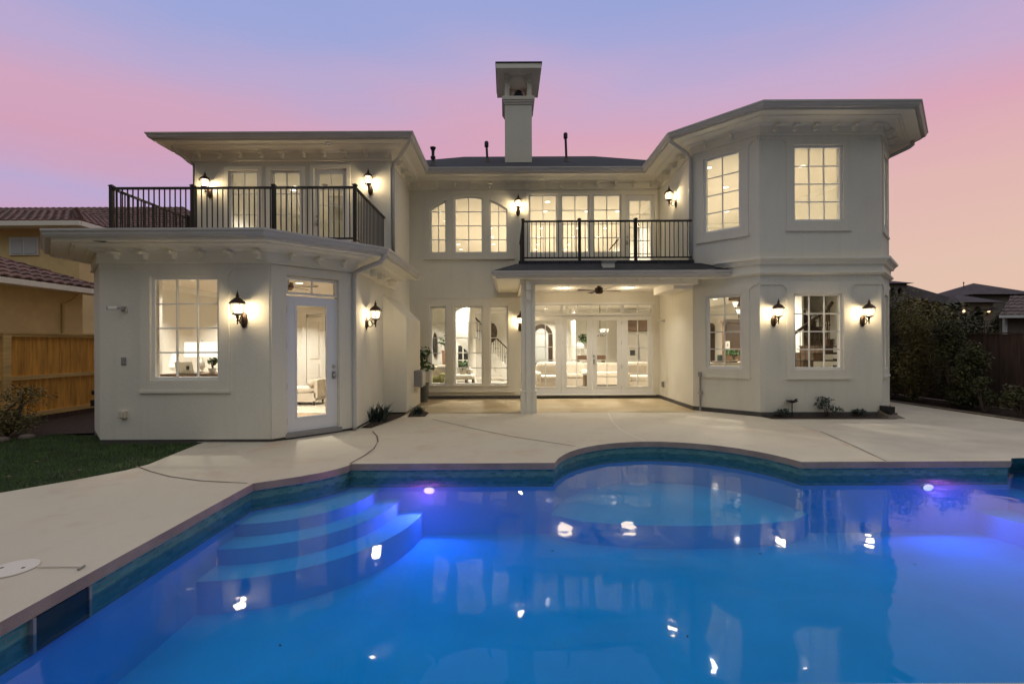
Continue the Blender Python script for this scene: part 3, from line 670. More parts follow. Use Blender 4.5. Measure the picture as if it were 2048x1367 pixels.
# ------------------------------------------------------------------ rooms
def room(x0, x1, y0, y1, z0, z1, fl=None, bay=None):
    mb = MB(); wl = None
    pts = [(x0, y0), (x0, y1), (x1, y1), (x1, y0)]; lo = pts
    if bay: pts = bay[0]; lo = bay[0]+bay[1]
    for (a, b) in zip(pts, pts[1:]): mb.face((*a, z0), (*b, z0), (*b, z1), (*a, z1))
    mb.build('interior_wall', wl or M['iwall'], house)
    c = MB(); c.face(*[(x, y, z1) for x, y in lo]); c.build('interior_ceiling', M['iceil'], house)
    f = MB(); f.face(*[(x, y, z0) for x, y in lo]); f.build('interior_floor', fl or M['ifloor'], house)
    cr = MB(); sweep(cr, pts, [(0, z1-.001), (.10, z1-.001), (.10, z1-.02), (.02, z1-.12), (0, z1-.12)]); cr.build('crown_moulding', M['white'], house)
    bs = MB(); sweep(bs, pts, [(0, z0+.001), (.02, z0+.001), (.02, z0+.14), (0, z0+.14)]); bs.build('skirting', M['white'], house)
room(0, 0, 0, 0, .1, 3.05, fl=M['woodfloor'], bay=([(-6.95, 8.09), (-7.75, 8.95), (-7.75, 14.1), (-3.14, 14.1), (-3.14, 9.14)], [(-4.17, 8.09)]))
room(-7.75, -3.15, YU+.2, 17.5, 3.76, 6.25)
room(0, 0, 0, 0, .1, 3.3, bay=([(-5.5, YB+.19), (-5.5, 22.3), (9.36, 22.3), (9.36, 11.57)], [(8.39, 10.59), (5.80, 10.59), (4.83, 11.57), (4.83, YB+.19)]))
room(-5.5, 4.62, YB+.19, 24.0, 3.78, 6.2)
room(0, 0, 0, 0, 3.78, 6.2, bay=([(4.83, 11.57), (4.83, 17.5), (9.36, 17.5), (9.36, 11.57)], [(8.39, 10.59), (5.80, 10.59)]))
mb = MB()
# blockers so that no room looks into the roof space
mb.box(-5.6, 9.5, YB+.2, 24.1, 3.32, 3.74); mb.box(4.83, 9.36, 11.6, YB+.19, 3.32, 3.74); mb.build('floor_slab', M['iceil'], house)
WARM = (1, .93, .80)
def room_light(x, y, z, sx, sy, p, col=WARM): return lamp('room_light', 'AREA', (x, y, z), p, col, size=sx, size_y=sy)
RL = .85
# porch downlights
for k, (x, y) in enumerate(((1.6, 12.6), (3.4, 12.6))):
    lamp('porch_light', 'POINT', (x, y+.3, 3.12), 13, (1, .82, .57), size=.2)

# recessed ceiling lights
t = thing('recessed_light', 'round recessed ceiling light seen through the upstairs windows', 'ceiling light', (0, 18, 6.2), 'recessed ceiling lights upstairs')
mb = MB(); mb.lathe(0, 18, [(.1, 6.199), (.1, 6.185), (.078, 6.185)], 20); mb.build('trim_ring', M['white'], t)
mb = MB(); mb.lathe(0, 18, [(.076, 6.198), (.076, 6.18), (.06, 6.176)], 20); mb.build('lens', M['downlight'], t)
rec = [(881,424),(892,442),(981,457),(984,474),(917,489),(922,499),(987,489),(1095,404),(1090,423),(1174,423),(1236,423),(1083,457),(1155,457),(1211,457),(1078,474),(1146,474),(1196,474),(1075,489),(1137,489),(1072,499),(1132,499),(1176,499),(1283,440)]
first = True
def put_at(x, y, z, label, group, watts=0):
    global first
    o = t if first else copy_tree(t); first = False
    o.location = (x, y, z); o['label'] = label; o['group'] = group
    if watts: lamp('recessed_glow', 'AREA', (x, y, z-.035), watts*RL, WARM, o, size=.14, spread=155 if 'kitchen' in group else 122)
def put_light(u, v, z, *a): p = PZ(u, v, z-.02); put_at(p.x, p.y, z, *a)
for (u, v) in rec: put_light(u, v, 6.2, 'round recessed ceiling light in the room behind the upper back windows', 'recessed lights behind the upper back windows', 19)
for (u, v) in ((1417,336),(1451,375),(1453,423),(1604,333)): put_light(u, v, 6.2, 'round recessed ceiling light in the upper room of the right bay', 'recessed lights in the upper bay room', 46)
put_light(592, 374, 6.25, 'round recessed ceiling light behind the upper left balcony windows', 'recessed lights behind the left balcony', 60)
put_at(-6.3, 13.6, 6.25, 'round recessed ceiling light behind the upper left balcony windows', 'recessed lights behind the left balcony', 60)
put_light(1430, 598, 3.3, 'round recessed ceiling light in the kitchen behind the bay window', 'recessed lights in the kitchen', 50)
for x, y in ((6.2, 12.4), (7.5, 13.7), (6.3, 18.5), (7.4, 17.2), (8.8, 15.6)): put_at(x, y, 3.3, 'round recessed ceiling light in the kitchen behind the bay window', 'recessed lights in the kitchen', 62)
for x, y in ((-6.6, 9.6), (-4.6, 10.2), (-6.4, 12.6)): put_at(x, y, 3.05, 'round recessed ceiling light in the office of the left wing', 'recessed lights in the office', 62)
for x, y in ((-3.2, 15.4), (-.9, 15.6), (1.4, 15.6), (3.6, 15.6), (-1.6, 18.2), (.8, 18.4), (3.2, 18.6), (1.8, 21.2), (-2.6, 21.2)): put_at(x, y, 3.3, 'round recessed ceiling light in the great room behind the porch', 'recessed lights in the great room', 62)
for x, y, lab in ((1.6, 12.6, 'round recessed light in the porch ceiling nearer the column'), (3.4, 12.6, 'round recessed light in the porch ceiling nearer the right wall')):
    put_at(x, y, 3.22, lab, 'recessed lights in the porch ceiling')

# ------------------------------------------------------------------ wall lanterns
LP = 25
def make_lantern():
    t = thing('wall_lantern', 'bronze wall lantern', 'wall lantern', (0, 0, 0), 'lit bronze wall lanterns on the house')
    # local: wall plane at y=+.2, lantern axis at origin
    mb = MB(); mb.blob((0, .185, -.17), (.062, .022, .14), 16, 10); mb.blob((0, .175, -.17), (.04, .03, .10), 14, 8); mb.build('backplate', M['bronze'], t, True)
    mb = MB(); pts = [(0, .17, -.13), (0, .13, -.10), (0, .09, -.12), (0, .07, -.17), (0, .03, -.18), (0, .0, -.14), (0, 0, -.10)]; mb.tube(pts, .012, 8)
    mb.tube([(0, .16, -.22), (0, .11, -.25), (0, .07, -.22), (0, .05, -.17)], .009, 6); mb.tube([(0, .12, -.10), (0, .10, -.06), (0, .07, -.07), (0, .07, -.11)], .008, 6); mb.build('arm', M['bronze'], t, True)
    mb = MB(); mb.lathe(0, 0, [(.006, -.25), (.016, -.235), (.006, -.215), (.022, -.195), (.010, -.17), (.03, -.13), (.02, -.115), (.05, -.10), (.082, -.09), (.088, -.075), (.078, -.07)], 20); mb.build('base_cup', M['bronze'], t, True)
    mb = MB(); mb.lathe(0, 0, [(.070, -.072), (.092, -.03), (.102, .02), (.100, .06), (.085, .098)], 24); g = mb.build('glass_globe', M['lampglass'], t, True)
    mb = MB()
    for k in range(6):
        a = math.pi/3*k+.3; mb.tube([(r*math.cos(a), r*math.sin(a), z) for r, z in ((.074, -.075), (.097, -.03), (.107, .02), (.105, .06), (.088, .1))], .0055, 5)
    mb.build('cage', M['bronze'], t)
    mb = MB(); mb.lathe(0, 0, [(.086, .096), (.128, .088), (.132, .10), (.112, .122), (.088, .155), (.05, .185), (.028, .20), (.022, .22), (.035, .23), (.012, .25), (.02, .262), (.006, .29), (.002, .325)], 24); mb.build('hood', M['bronze'], t, True)
    for k in range(3):
        a = 2.1*k; x, y = .024*math.cos(a), .024*math.sin(a)
        mb = MB(); mb.blob((x, y, .025), (.011, .011, .04), 8, 6); mb.build('bulb', M['bulb'], t, True)
    lamp('lantern_glow', 'POINT', (0, 0, .03), LP, (1, .80, .52), t, size=.085)
    return t
lant = make_lantern(); nl = 0
def place_lantern(u, v, fr, label):
    global nl
    a, z = fr.uv(u, v, .2); o = lant if nl == 0 else copy_tree(lant); nl += 1
    p = fr.pt(a, z-.01, .2); o.location = p; o.rotation_euler = (0, 0, math.atan2(fr.d.y, fr.d.x)); o['label'] = label
place_lantern(475, 617, f_front, 'lit bronze lantern between the office window and the angled glass door')
place_lantern(751, 629, f_side, 'lit bronze lantern on the side wall beside the sloped fireplace breast')
place_lantern(410, 367, f_up, 'lit bronze lantern at the left end of the upper balcony wall')
place_lantern(736.5, 361, f_up, 'lit bronze lantern right of the left balcony door')
place_lantern(1036.5, 408, f_back, 'lit bronze lantern between the arched windows and the rear balcony')
place_lantern(1040.5, 641, f_back, 'lit bronze lantern half hidden behind the porch column')
place_lantern(1338, 393, f_porch, 'lit bronze lantern above the rear balcony on the right wing side wall')
place_lantern(1557, 624, f_bay2, 'lit bronze lantern left of the staircase window')
place_lantern(1738, 624, f_bay2, 'lit bronze lantern right of the staircase window')

# ------------------------------------------------------------------ railings
def railing(label, runs, ztop, zbot, posts, group):
    c = runs[0][0]; t = thing('balcony_railing', label, 'railing', (c[0], c[1], zbot), group)
    bm_ = MB(); bm_.box(-.0085, .0085, -.0085, .0085, zbot+.1, ztop-.02)
    first = None
    for (p, q) in runs:
        p, q = Vector(p), Vector(q); L = (q-p).length; d = (q-p)/L; fr = Fr(p, q)
        a = MB(); fr.box(a, 0, L, ztop-.03, ztop+.012, -.025, .025); a.build('top_rail', M['rail'], t)
        a = MB(); fr.box(a, 0, L, zbot+.08, zbot+.115, -.016, .016); a.build('bottom_rail', M['rail'], t)
        n = int(L/.108)
        for k in range(1, n):
            x = p+d*(L*k/n)
            if first is None:
                first = MB(); first.box(x.x-.009, x.x+.009, x.y-.009, x.y+.009, zbot+.1, ztop-.02); fx = x.copy(); first = first.build('baluster', M['rail'], t)
            else:
                o = first.copy(); COL.objects.link(o); o.parent = t; o.location = (x.x-fx.x, x.y-fx.y, 0)
    for (x, y) in posts:
        a = MB(); a.box(x-.034, x+.034, y-.034, y+.034, zbot, ztop+.03); a.box(x-.044, x+.044, y-.044, y+.044, ztop+.03, ztop+.05); a.box(x-.025, x+.025, y-.025, y+.025, ztop+.05, ztop+.065); a.build('post', M['rail'], t)
zrt = P(705, 374, 9.42).z
railing('long dark metal railing round the upper left balcony', [((-3.1, 11.7), (-3.1, 9.42)), ((-8.08, 9.42), (-3.1, 9.42)), ((-8.08, 11.7), (-8.08, 9.42))][::-1], zrt, zdk, [(-8.08, 9.42), (-6.42, 9.42), (-4.76, 9.42), (-3.1, 9.42), (-8.08, 11.66)], 'dark metal balcony railings')
zr2 = P(1220, 441, 11.4).z
xp = [P(u, 500, 11.42).x for u in (1046, 1159, 1271.5)]
railing('dark metal railing of the rear balcony above the porch roof', [((xp[0], 11.42), (4.6, 11.42)), ((xp[0], 13.95), (xp[0], 11.42))], zr2, 3.70, [(x, 11.42) for x in xp], 'dark metal balcony railings')

# ------------------------------------------------------------------ pool
ZW = -.195
def circ(cx, cy_, r, a0, a1, n): return [(cx+r*math.cos(R(a0+(a1-a0)*k/n)), cy_+r*math.sin(R(a0+(a1-a0)*k/n))) for k in range(n+1)]
YF = 6.42
pa = PZ(697, 930, 0); pb = PZ(495, 968, 0)
XL = -3.06
pool = [(XL, 2.24), (9.6, 2.24), (9.6, 7.2), (7.65, 6.95), (7.02, YF)]
pool += [(4.10, YF)] + circ(2.38, 6.03, 1.766, 13, 167, 20)[0:] + [(.66, YF)]
pool += [(-2.19, YF), (-2.19, 6.33), (-2.28, 6.16), (-2.43, 5.98), (-2.62, 5.82), (-2.83, 5.68), (XL, 5.53)]
# remove near duplicates
pl = []
for p in pool:
    if not pl or (Vector(p)-Vector(pl[-1])).length > .02: pl.append(p)
pool = pl
def off_loop(pts, w):       # grow a counter-clockwise loop
    n = len(pts); out = []
    for i in range(n):
        p = Vector(pts[i]); d0 = (p-Vector(pts[i-1])).normalized(); d1 = (Vector(pts[(i+1) % n])-p).normalized()
        n0 = Vector((d0.y, -d0.x)); n1 = Vector((d1.y, -d1.x)); b = (n0+n1)
        b = b.normalized() if b.length > 1e-4 else n0
        out.append(p+b*(w/max(.45, b.dot(n0))))
    return out
def fill(name, loops, z, mat_, kind='structure', depth=0):
    bm = bmesh.new(); es = []
    for lp in loops:
        vs_ = [bm.verts.new((p[0], p[1], z)) for p in lp]
        for i in range(len(vs_)): es.append(bm.edges.new((vs_[i], vs_[(i+1) % len(vs_)])))
    bmesh.ops.triangle_fill(bm, use_beauty=True, use_dissolve=False, edges=es)
    bmesh.ops.recalc_face_normals(bm, faces=bm.faces)
    for f in bm.faces:
        if f.normal.z < 0: f.normal_flip()
    me = bpy.data.meshes.new(name); bm.to_mesh(me); bm.free(); me.materials.append(mat_)
    o = bpy.data.objects.new(name, me); COL.objects.link(o)
    if kind: o['kind'] = kind
    return o
po = [tuple(p) for p in off_loop(pool, .30)]
deck_out = [(-5.25, 9.5), (-5.21, 7.75), (-5.10, 6.9), (-5.03, 6.45), (-5.10, 6.15), (-5.37, 5.72), (-5.76, 5.23), (-6.6, 4.4), (-8, 3.2), (-9.5, 1), (-9.5, -6), (10.75, -6), (10.75, 20), (-5.25, 20)]
fill('pool_deck', [deck_out, po], 0, M['deck'])
mb = MB()
for i in range(len(deck_out)):
    a, b = deck_out[i], deck_out[(i+1) % len(deck_out)]; mb.face((*a, -.12), (*b, -.12), (*b, 0), (*a, 0))
struct(mb.build('deck_edge', M['deck']))
fill('pool_coping', [po, pool], .002, M['deck'])
mb = MB()
def skirt(mb, loop, z0, z1):
    for i in range(len(loop)):
        a, b = loop[i], loop[(i+1) % len(loop)]; mb.face((*a, z0), (*b, z0), (*b, z1), (*a, z1))
skirt(mb, pool, -.085, .002); struct(mb.build('coping_edge', M['coping']))
tile_loop = [tuple(p) for p in off_loop(pool, .03)]
# tile band: mapped in wall coordinates by giving each face its own thin mesh along the wall
mb = MB(); skirt(mb, tile_loop, -.34, -.084)
tb = struct(mb.build('tile_band', M['tile']))
uvl = tb.data.uv_layers.new(name='UVMap'); acc = 0
for i, poly in enumerate(tb.data.polygons):
    a, b = Vector(tile_loop[i]), Vector(tile_loop[(i+1) % len(tile_loop)]); L = (b-a).length
    for li, (x, y) in zip(poly.loop_indices, ((acc, 0), (acc+L, 0), (acc+L, .256), (acc, .256))): uvl.data[li].uv = (x, y)
    acc += L
tn = M['tile'].node_tree
for l in list(tn.links):
    if l.from_socket.name == 'Object' and l.to_node.type == 'MAPPING': tn.links.new(l.from_node.outputs['UV'], l.to_socket)
mb = MB(); sweep_loop = off_loop(pool, .028)
skirt(mb, [tuple(p) for p in off_loop(pool, .012)], -.095, -.0845); struct(mb.build('coping_joint', M['pale']))
# shell
ZF = -1.0
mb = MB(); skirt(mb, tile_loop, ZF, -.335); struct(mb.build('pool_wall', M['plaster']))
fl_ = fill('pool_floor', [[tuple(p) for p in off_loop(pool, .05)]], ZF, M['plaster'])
# shelf in the round bay
sh = [(.60, YF-.05), (1.0, 6.12), (1.6, 6.0), (2.38, 5.95), (3.2, 6.0), (3.8, 6.12), (4.16, YF-.05)]+[(x, y) for x, y in circ(2.38, 6.03, 1.80, 14, 166, 18)]
mb = MB(); mb.v = [(x, y, -.70) for x, y in sh]; mb.f = [tuple(range(len(sh)))]; mb.m = [0]
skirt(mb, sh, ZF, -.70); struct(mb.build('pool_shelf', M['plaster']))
# curved steps in the far left corner and at the far right
def steps(cx, cy_, rs, zs, a0, a1):
    for (rx, ry), z in zip(rs, zs):
        mb = MB(); lp = [(cx+rx*math.cos(R(a0+(a1-a0)*k/20)), cy_+ry*math.sin(R(a0+(a1-a0)*k/20))) for k in range(21)]
        mb.v = []; n = 0
        mb.face(*([(cx, cy_, z)]+[(x, y, z) for x, y in lp]))
        for (a, b) in zip(lp, lp[1:]): mb.face((*a, ZF), (*b, ZF), (*b, z), (*a, z))
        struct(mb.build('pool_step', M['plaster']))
steps(-3.1, 6.5, [(1.3, 1.3), (1.6, 1.62), (1.92, 1.95)], [-.36, -.50, -.67], 270, 360)
steps(9.7, 7.0, [(2.2, 2.0), (2.7, 2.5), (3.2, 3.0)], [-.36, -.5, -.7], 180, 270)
# the water
big = [tuple(p) for p in off_loop(pool, .08)]
wt = fill('pool_water', [big], ZW, M['water'])
bm = bmesh.new(); bm.from_mesh(wt.data)
ret = bmesh.ops.extrude_face_region(bm, geom=bm.faces[:])
for v in [g for g in ret['geom'] if isinstance(g, bmesh.types.BMVert)]: v.co.z = ZF-.2
bmesh.ops.recalc_face_normals(bm, faces=bm.faces); bm.to_mesh(wt.data); bm.free()
# pool lamps
PLW = 105
for (u, v, lab) in ((858, 981, 'round magenta pool lamp on the far wall beside the curved steps'), (1858, 975, 'round magenta pool lamp on the far wall below the right bay')):
    p = P(u, v, YF-.02); t = thing('pool_lamp', lab, 'pool lamp', (p.x, YF+.03, p.z), 'pool lamps')
    fr = Fr((p.x-1, YF+.03), (p.x+1, YF+.03)); mb = MB()
    def disc(mb, r0, r1, w0, w1, n=20):
        for k in range(n):
            a, b = 2*math.pi*k/n, 2*math.pi*(k+1)/n
            mb.face(*[fr.pt(1+r*math.cos(x), p.z+.62*r*math.sin(x), w) for r, x, w in ((r0, a, w0), (r0, b, w0), (r1, b, w1), (r1, a, w1))])
    disc(mb, .082, .082, 0, .03); disc(mb, .082, .07, .03, .04); mb.build('ring', M['whitep'], t)
    mb = MB(); disc(mb, .07, .045, .036, .05); disc(mb, .045, .001, .05, .055); mb.build('lens', M['poollamp'], t)
    g_ = lamp('pool_glow', 'SPOT', (p.x, YF-.06, p.z), PLW, (1, .08, .46), t, size=.06, rot=(R(-82), 0, 0))
    g_.rotation_euler = Vector((0, -1, -.12)).to_track_quat('-Z', 'Y').to_euler(); g_.data.spot_size = R(172); g_.data.spot_blend = .25
# leaves floating on the water
for (u, v) in ((1521, 1107), (1830, 1128), (1104, 1101), (1384, 918), (1674, 962), (222, 1162), (560, 1290), (1375, 1272)):
    p = PZ(u, v, ZW+.004); mb = MB(); r_ = .016+.012*((u*7) % 5)/5; a_ = u*.7
    mb.face(*[(p.x+r_*k_*math.cos(a_+q_), p.y+r_*k_*math.sin(a_+q_), ZW+.004+.003*(k_ < .6)) for q_, k_ in ((0, 1), (.9, .55), (3.14, 1), (5.2, .5))])
    tag(mb.build('floating_leaf', M['mulch'], loc=(p.x, p.y, ZW)), 'small brown leaf floating on the pool water', 'leaf', 'leaves floating on the pool')
# skimmer mouth, lid and rod
mb = MB()
ya, yb = PZ(95, 1195, -.1).y, PZ(213, 1150, -.1).y
t = thing('skimmer', 'dark skimmer mouth in the left pool wall', 'skimmer', (XL, (ya+yb)/2, -.2))
mb.box(XL-.032, XL-.004, 2.98, 3.36, -.32, -.10); mb.build('mouth', M['night'], t)
mb = MB(); mb.box(XL-.03, XL+.004, 3.36, 3.38, -.32, -.095); mb.box(XL-.03, XL+.004, 2.96, 2.98, -.32, -.095); mb.build('frame', M['grey'], t)
lp = PZ(25, 1138, 0); t = thing('skimmer_hatch', 'round pale skimmer lid set in the deck by the left pool edge', 'lid', (lp.x, lp.y, 0))
mb = MB(); mb.lathe(lp.x, lp.y, [(.15, .003), (.15, .010), (.142, .013)], 28); mb.build('cover', M['pale'], t)
for s_ in (-.08, .08): mb = MB(); mb.lathe(lp.x+s_, lp.y, [(.012, .0132), (.012, .0145)], 10); mb.build('finger_hole', M['black'], t)
a, b = PZ(60, 1135, 0), PZ(167, 1135, 0); t = thing('deck_rod', 'thin pale rod lying from the lid towards the pool edge', 'rod', (a.x, a.y, 0))
mb = MB(); mb.tube([(a.x+.06, a.y, .012), (b.x, b.y, .012)], .006, 6); mb.build('shaft', M['pale'], t); mb = MB(); mb.tube([(b.x, b.y+.01, .014), (b.x+.004, b.y-.05, .012)], .008, 6); mb.build('end', M['grey'], t)

# joints in the deck
def strip(name, pts, w, m, z=.004):
    P_ = [Vector((p[0], p[1])) for p in pts]; mb = MB()
    for i in range(len(P_)-1):
        d = (P_[i+1]-P_[i]).normalized(); n = Vector((-d.y, d.x))*w/2
        a, b = P_[i]-d*.003, P_[i+1]+d*.003
        mb.face((*(a-n), z+i*.00004), (*(b-n), z+i*.00004), (*(b+n), z+i*.00004), (*(a+n), z+i*.00004))
    return struct(mb.build(name, m))
g2 = lambda *l: [PZ(u, v, 0)[:2] for u, v in l]
strip('deck_joint', g2((745, 862), (754, 872), (756, 884), (748, 897), (730, 910), (700, 927)), .03, M['joint'])
strip('deck_joint', g2((757, 884), (750, 898), (733, 911), (704, 927)), .012, M['pale'], .006)
strip('deck_joint', g2((273, 932), (300, 942), (340, 953), (400, 961), (495, 966)), .02, M['joint'])
strip('deck_joint', g2((865, 838), (930, 853), (1020, 872), (1150, 892)), .022, M['joint'])
strip('deck_joint', g2((1216, 824), (1225, 843), (1240, 858), (1262, 870), (1290, 881)), .03, M['pale'])
strip('deck_joint', g2((1640, 862), (1705, 890), (1772, 922)), .02, M['joint'])
strip('deck_joint', g2((1020+20, 826), (900, 826), (835, 825)), .02, M['joint'])
strip('deck_joint', g2((395, 884), (450, 884), (540, 880), (620, 873), (715, 860)), .03, M['pale'])
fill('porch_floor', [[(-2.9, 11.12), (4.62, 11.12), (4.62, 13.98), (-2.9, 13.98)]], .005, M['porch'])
fill('bay_apron', [[PZ(1550, 838, 0)[:2], PZ(1790, 838, 0)[:2], (10.7, 12.6), (10.7, YF+.35), PZ(1772, 921, 0)[:2], PZ(1640, 863, 0)[:2]]], .003, mat('apron_concrete', (.51, .475, .39), .85, var=.14, scale=1.3, bump=.25, bscale=150, detail=9))

# ground
gl = fill('ground', [[(-400, -60), (400, -60), (400, 600), (-400, 600)], [tuple(p) for p in off_loop(pool, .2)]], -.06, M['soil'])
lawn_loop = [(-5.25, 8.5), (-5.21, 7.75), (-5.10, 6.9), (-5.03, 6.45), (-5.10, 6.15), (-5.37, 5.72), (-5.76, 5.23), (-6.6, 4.4), (-8, 3.2), (-9.5, 1), (-10.4, 1), (-10.4, 6.2), (-9.2, 8.0), (-8.6, 8.8), (-7.9, 8.6)]
lawn = fill('lawn', [lawn_loop], -.03, M['lawn'])
def inside(x, y, lp):
    c = False; n = len(lp)
    for i in range(n):
        (x0, y0), (x1, y1) = lp[i], lp[i-1]
        if (y0 > y) != (y1 > y) and x < (x1-x0)*(y-y0)/(y1-y0)+x0: c = not c
    return c
mb = MB(); k = 0
while k < 26000:
    x, y = random.uniform(-10, -5), random.uniform(4.2, 8.8)
    if not inside(x, y, lawn_loop) or x/y < -1.25: k += .2; continue
    h = random.uniform(.02, .05); a = random.random()*6.28; dx_, dy_ = math.cos(a)*.004, math.sin(a)*.004; lx, ly = random.uniform(-.02, .02), random.uniform(-.02, .02)
    mb.face((x-dx_, y-dy_, -.03), (x+dx_, y+dy_, -.03), (x+lx, y+ly, h-.03)); k += 1
tag(mb.build('lawn_grass', M['grass']), 'short dark green lawn beside the deck', 'grass', kind='stuff')
def leaf(name, u, v, lab):
    p = PZ(u, v, .01); mb = MB(); mb.face((p.x-.04, p.y, .012), (p.x, p.y-.025, .02), (p.x+.045, p.y, .014), (p.x, p.y+.025, .022)); tag(mb.build(name, M['leafwarm'], loc=(p.x, p.y, 0)), lab, 'leaf', 'dry leaves on the lawn')
for (u, v) in ((72, 923), (158, 940), (15, 953)): leaf('dry_leaf', u, v, 'dry fallen leaf lying on the dark lawn')
# kerb by the right bed and stone edging at the left
mb = MB(); mb.box(10.76, 10.9, -2, 20, -.1, .03); struct(mb.build('bed_kerb', M['stone']))
fill('planting_bed', [[(10.9, -2), (12.6, -2), (12.6, 22), (10.9, 22)]], -.02, M['mulch'])
fill('planting_bed', [[(-10.5, 6.2), (-9.2, 8.0), (-8.6, 8.8), (-8, 8.9), (-8, 16), (-10.5, 16)]], -.02, M['mulch'])
for k in range(9):
    f_ = k/8; x, y = -10.3+f_*1.5+random.uniform(-.05, .05), 6.5+f_*1.9
    mb = MB(); mb.blob((x, y, 0), (.14, .09, .06), 9, 6, .8); tag(mb.build('edging_stone', M['stone'], loc=(x, y, 0)), 'flat brown edging stone between the lawn and the left bed', 'stone', 'edging stones of the left bed')

# ------------------------------------------------------------------ plants
def leaves(mb, c, rad, n, size, flat=.35, seed=0, shell=.35):
    rnd = random.Random(seed)
    for _ in range(n):
        while True:
            x, y, z = (rnd.uniform(-1, 1) for _ in range(3)); d = x*x+y*y+z*z
            if shell*shell < d < 1: break
        p = Vector((c[0]+x*rad[0], c[1]+y*rad[1], c[2]+z*rad[2])); s_ = size*rnd.uniform(.6, 1.3)
        a = Vector((rnd.gauss(0, 1), rnd.gauss(0, 1), rnd.gauss(0, .7))).normalized(); b = a.cross(Vector((rnd.gauss(0, 1), rnd.gauss(0, 1), rnd.gauss(0, 1)))).normalized()
        mb.face(p-a*s_, p-b*s_*flat, p+a*s_, p+b*s_*flat)
def shrub(name, label, cat, x, y, h, w, seed, group=None, m='leafdark', lsize=.05, nleaf=2600, z0=0, clumps=9, trunk=.03, lo=.12):
    rnd = random.Random(seed); t = thing(name, label, cat, (x, y, z0), group)
    mb = MB(); cl = []
    for k in range(clumps):
        a = rnd.random()*6.28; zz = z0+h*rnd.uniform(lo, .86); ww = w*(.55 if zz > z0+h*.6 else .75)
        cl.append((x+math.cos(a)*ww*rnd.random(), y+math.sin(a)*ww*rnd.random(), zz))
    for c in cl:
        b = Vector((x, y, z0)); q = Vector(c); mid = b.lerp(q, .5)+Vector((rnd.uniform(-.1, .1), rnd.uniform(-.1, .1), .1*h)); mb.tube([b, mid, q], [trunk, trunk*.7, trunk*.25], 6)
    mb.build('trunk', M['bark'], t)
    mb = MB()
    for i, c in enumerate(cl): leaves(mb, c, (w*rnd.uniform(.35, .6), w*rnd.uniform(.35, .6), h*rnd.uniform(.1, .22)), nleaf//clumps, lsize, seed=seed*31+i, shell=.1)
    mb.build('crown', M[m], t); return t
hd_ = [(11.55, 15.6, 3.5, .9, 'leafwarm', 'tall olive green shrub at the far end of the right hedge next to the house'), (11.7, 14.2, 3.4, .9, 'leafdark', 'tall dark shrub second from the house in the right hedge'), (11.6, 13.1, 3.1, .75, 'leafwarm', 'tall olive shrub in the middle of the right hedge'), (11.75, 12.2, 2.45, .5, 'leafdark', 'dark shrub with pale bare stems in the right hedge'), (11.6, 11.5, 1.7, .45, 'leafdark', 'lower dark shrub at the near end of the right hedge'), (11.3, 13.8, 1.6, .7, 'leafdark', 'low dark shrub in front of the middle of the right hedge'), (11.35, 15.0, 1.8, .7, 'leafdark', 'low dark shrub at the foot of the hedge next to the house')]
for i, (x, y, h, w, m, lab) in enumerate(hd_): shrub('hedge_shrub', lab, 'shrub', x, y, h, w, 40+i, 'shrubs of the right hedge', m, .042, 7500, clumps=24)
for i, (x, y, h) in enumerate(((11.5, 10.3, .8), (11.6, 9.7, .7), (11.4, 11.0, .9))): shrub('low_shrub', ('small dark shrub at the foot of the right fence, '+('middle one', 'nearest one', 'farthest one')[i]), 'shrub', x, y, h, .35, 60+i, 'low shrubs by the right fence', 'leafdark', .04, 900, clumps=8)
shrub('garden_shrub', 'rounded dark shrub in front of the cedar fence at the left edge', 'shrub', -9.35, 8.6, .95, .7, 70, None, 'leafwarm', .03, 2400, clumps=16)
def blades(name, label, x, y, n, h, spread, m, seed, group=None):
    rnd = random.Random(seed); t = thing(name, label, 'plant', (x, y, 0), group); mb = MB()
    for _ in range(n):
        a = rnd.random()*6.28; bx, by = x+rnd.uniform(-1, 1)*spread*.35, y+rnd.uniform(-1, 1)*spread*.35; hh = h*rnd.uniform(.5, 1); r = spread*rnd.uniform(.3, 1); ca, sa = math.cos(a), math.sin(a); w = .012
        p = [(bx, by, 0), (bx+ca*r*.4, by+sa*r*.4, hh*.7), (bx+ca*r, by+sa*r, hh)]
        mb.face((p[0][0]-sa*w, p[0][1]+ca*w, 0), (p[0][0]+sa*w, p[0][1]-ca*w, 0), (p[1][0]+sa*w, p[1][1]-ca*w, p[1][2]), (p[1][0]-sa*w, p[1][1]+ca*w, p[1][2]))
        mb.face((p[1][0]-sa*w, p[1][1]+ca*w, p[1][2]), (p[1][0]+sa*w, p[1][1]-ca*w, p[1][2]), p[2])
    mb.build('blades', M[m], t); return t
# beds along the house
bl = g2((727, 852), (742, 856), (765, 848), (800, 835), (820, 832)) ; fill('planting_bed', [[bl[0], bl[1], bl[2], bl[3], (-2.42, 10.97), (-2.93, 10.97), (-2.93, 9.2)]], .006, M['mulch'])
fill('planting_bed', [[PZ(815, 834, 0)[:2], PZ(850, 833, 0)[:2], PZ(858, 826, 0)[:2], PZ(846, 820, 0)[:2], PZ(838, 812, 0)[:2], (-2.39, 11.4)]], .006, M['mulch'])
fill('planting_bed', [[PZ(1515, 829, 0)[:2], PZ(1545, 838, 0)[:2], PZ(1795, 838, 0)[:2], PZ(1795, 826, 0)[:2], (9.0, 10.99), (8.46, 10.385), (5.73, 10.385)]], .008, M['mulch'])
p = PZ(757, 842, 0); blades('strap_plant', 'spiky green plant in the bed below the side wall lantern', p.x, p.y, 100, .42, .42, 'leafblue', 3, 'plants in the house beds')
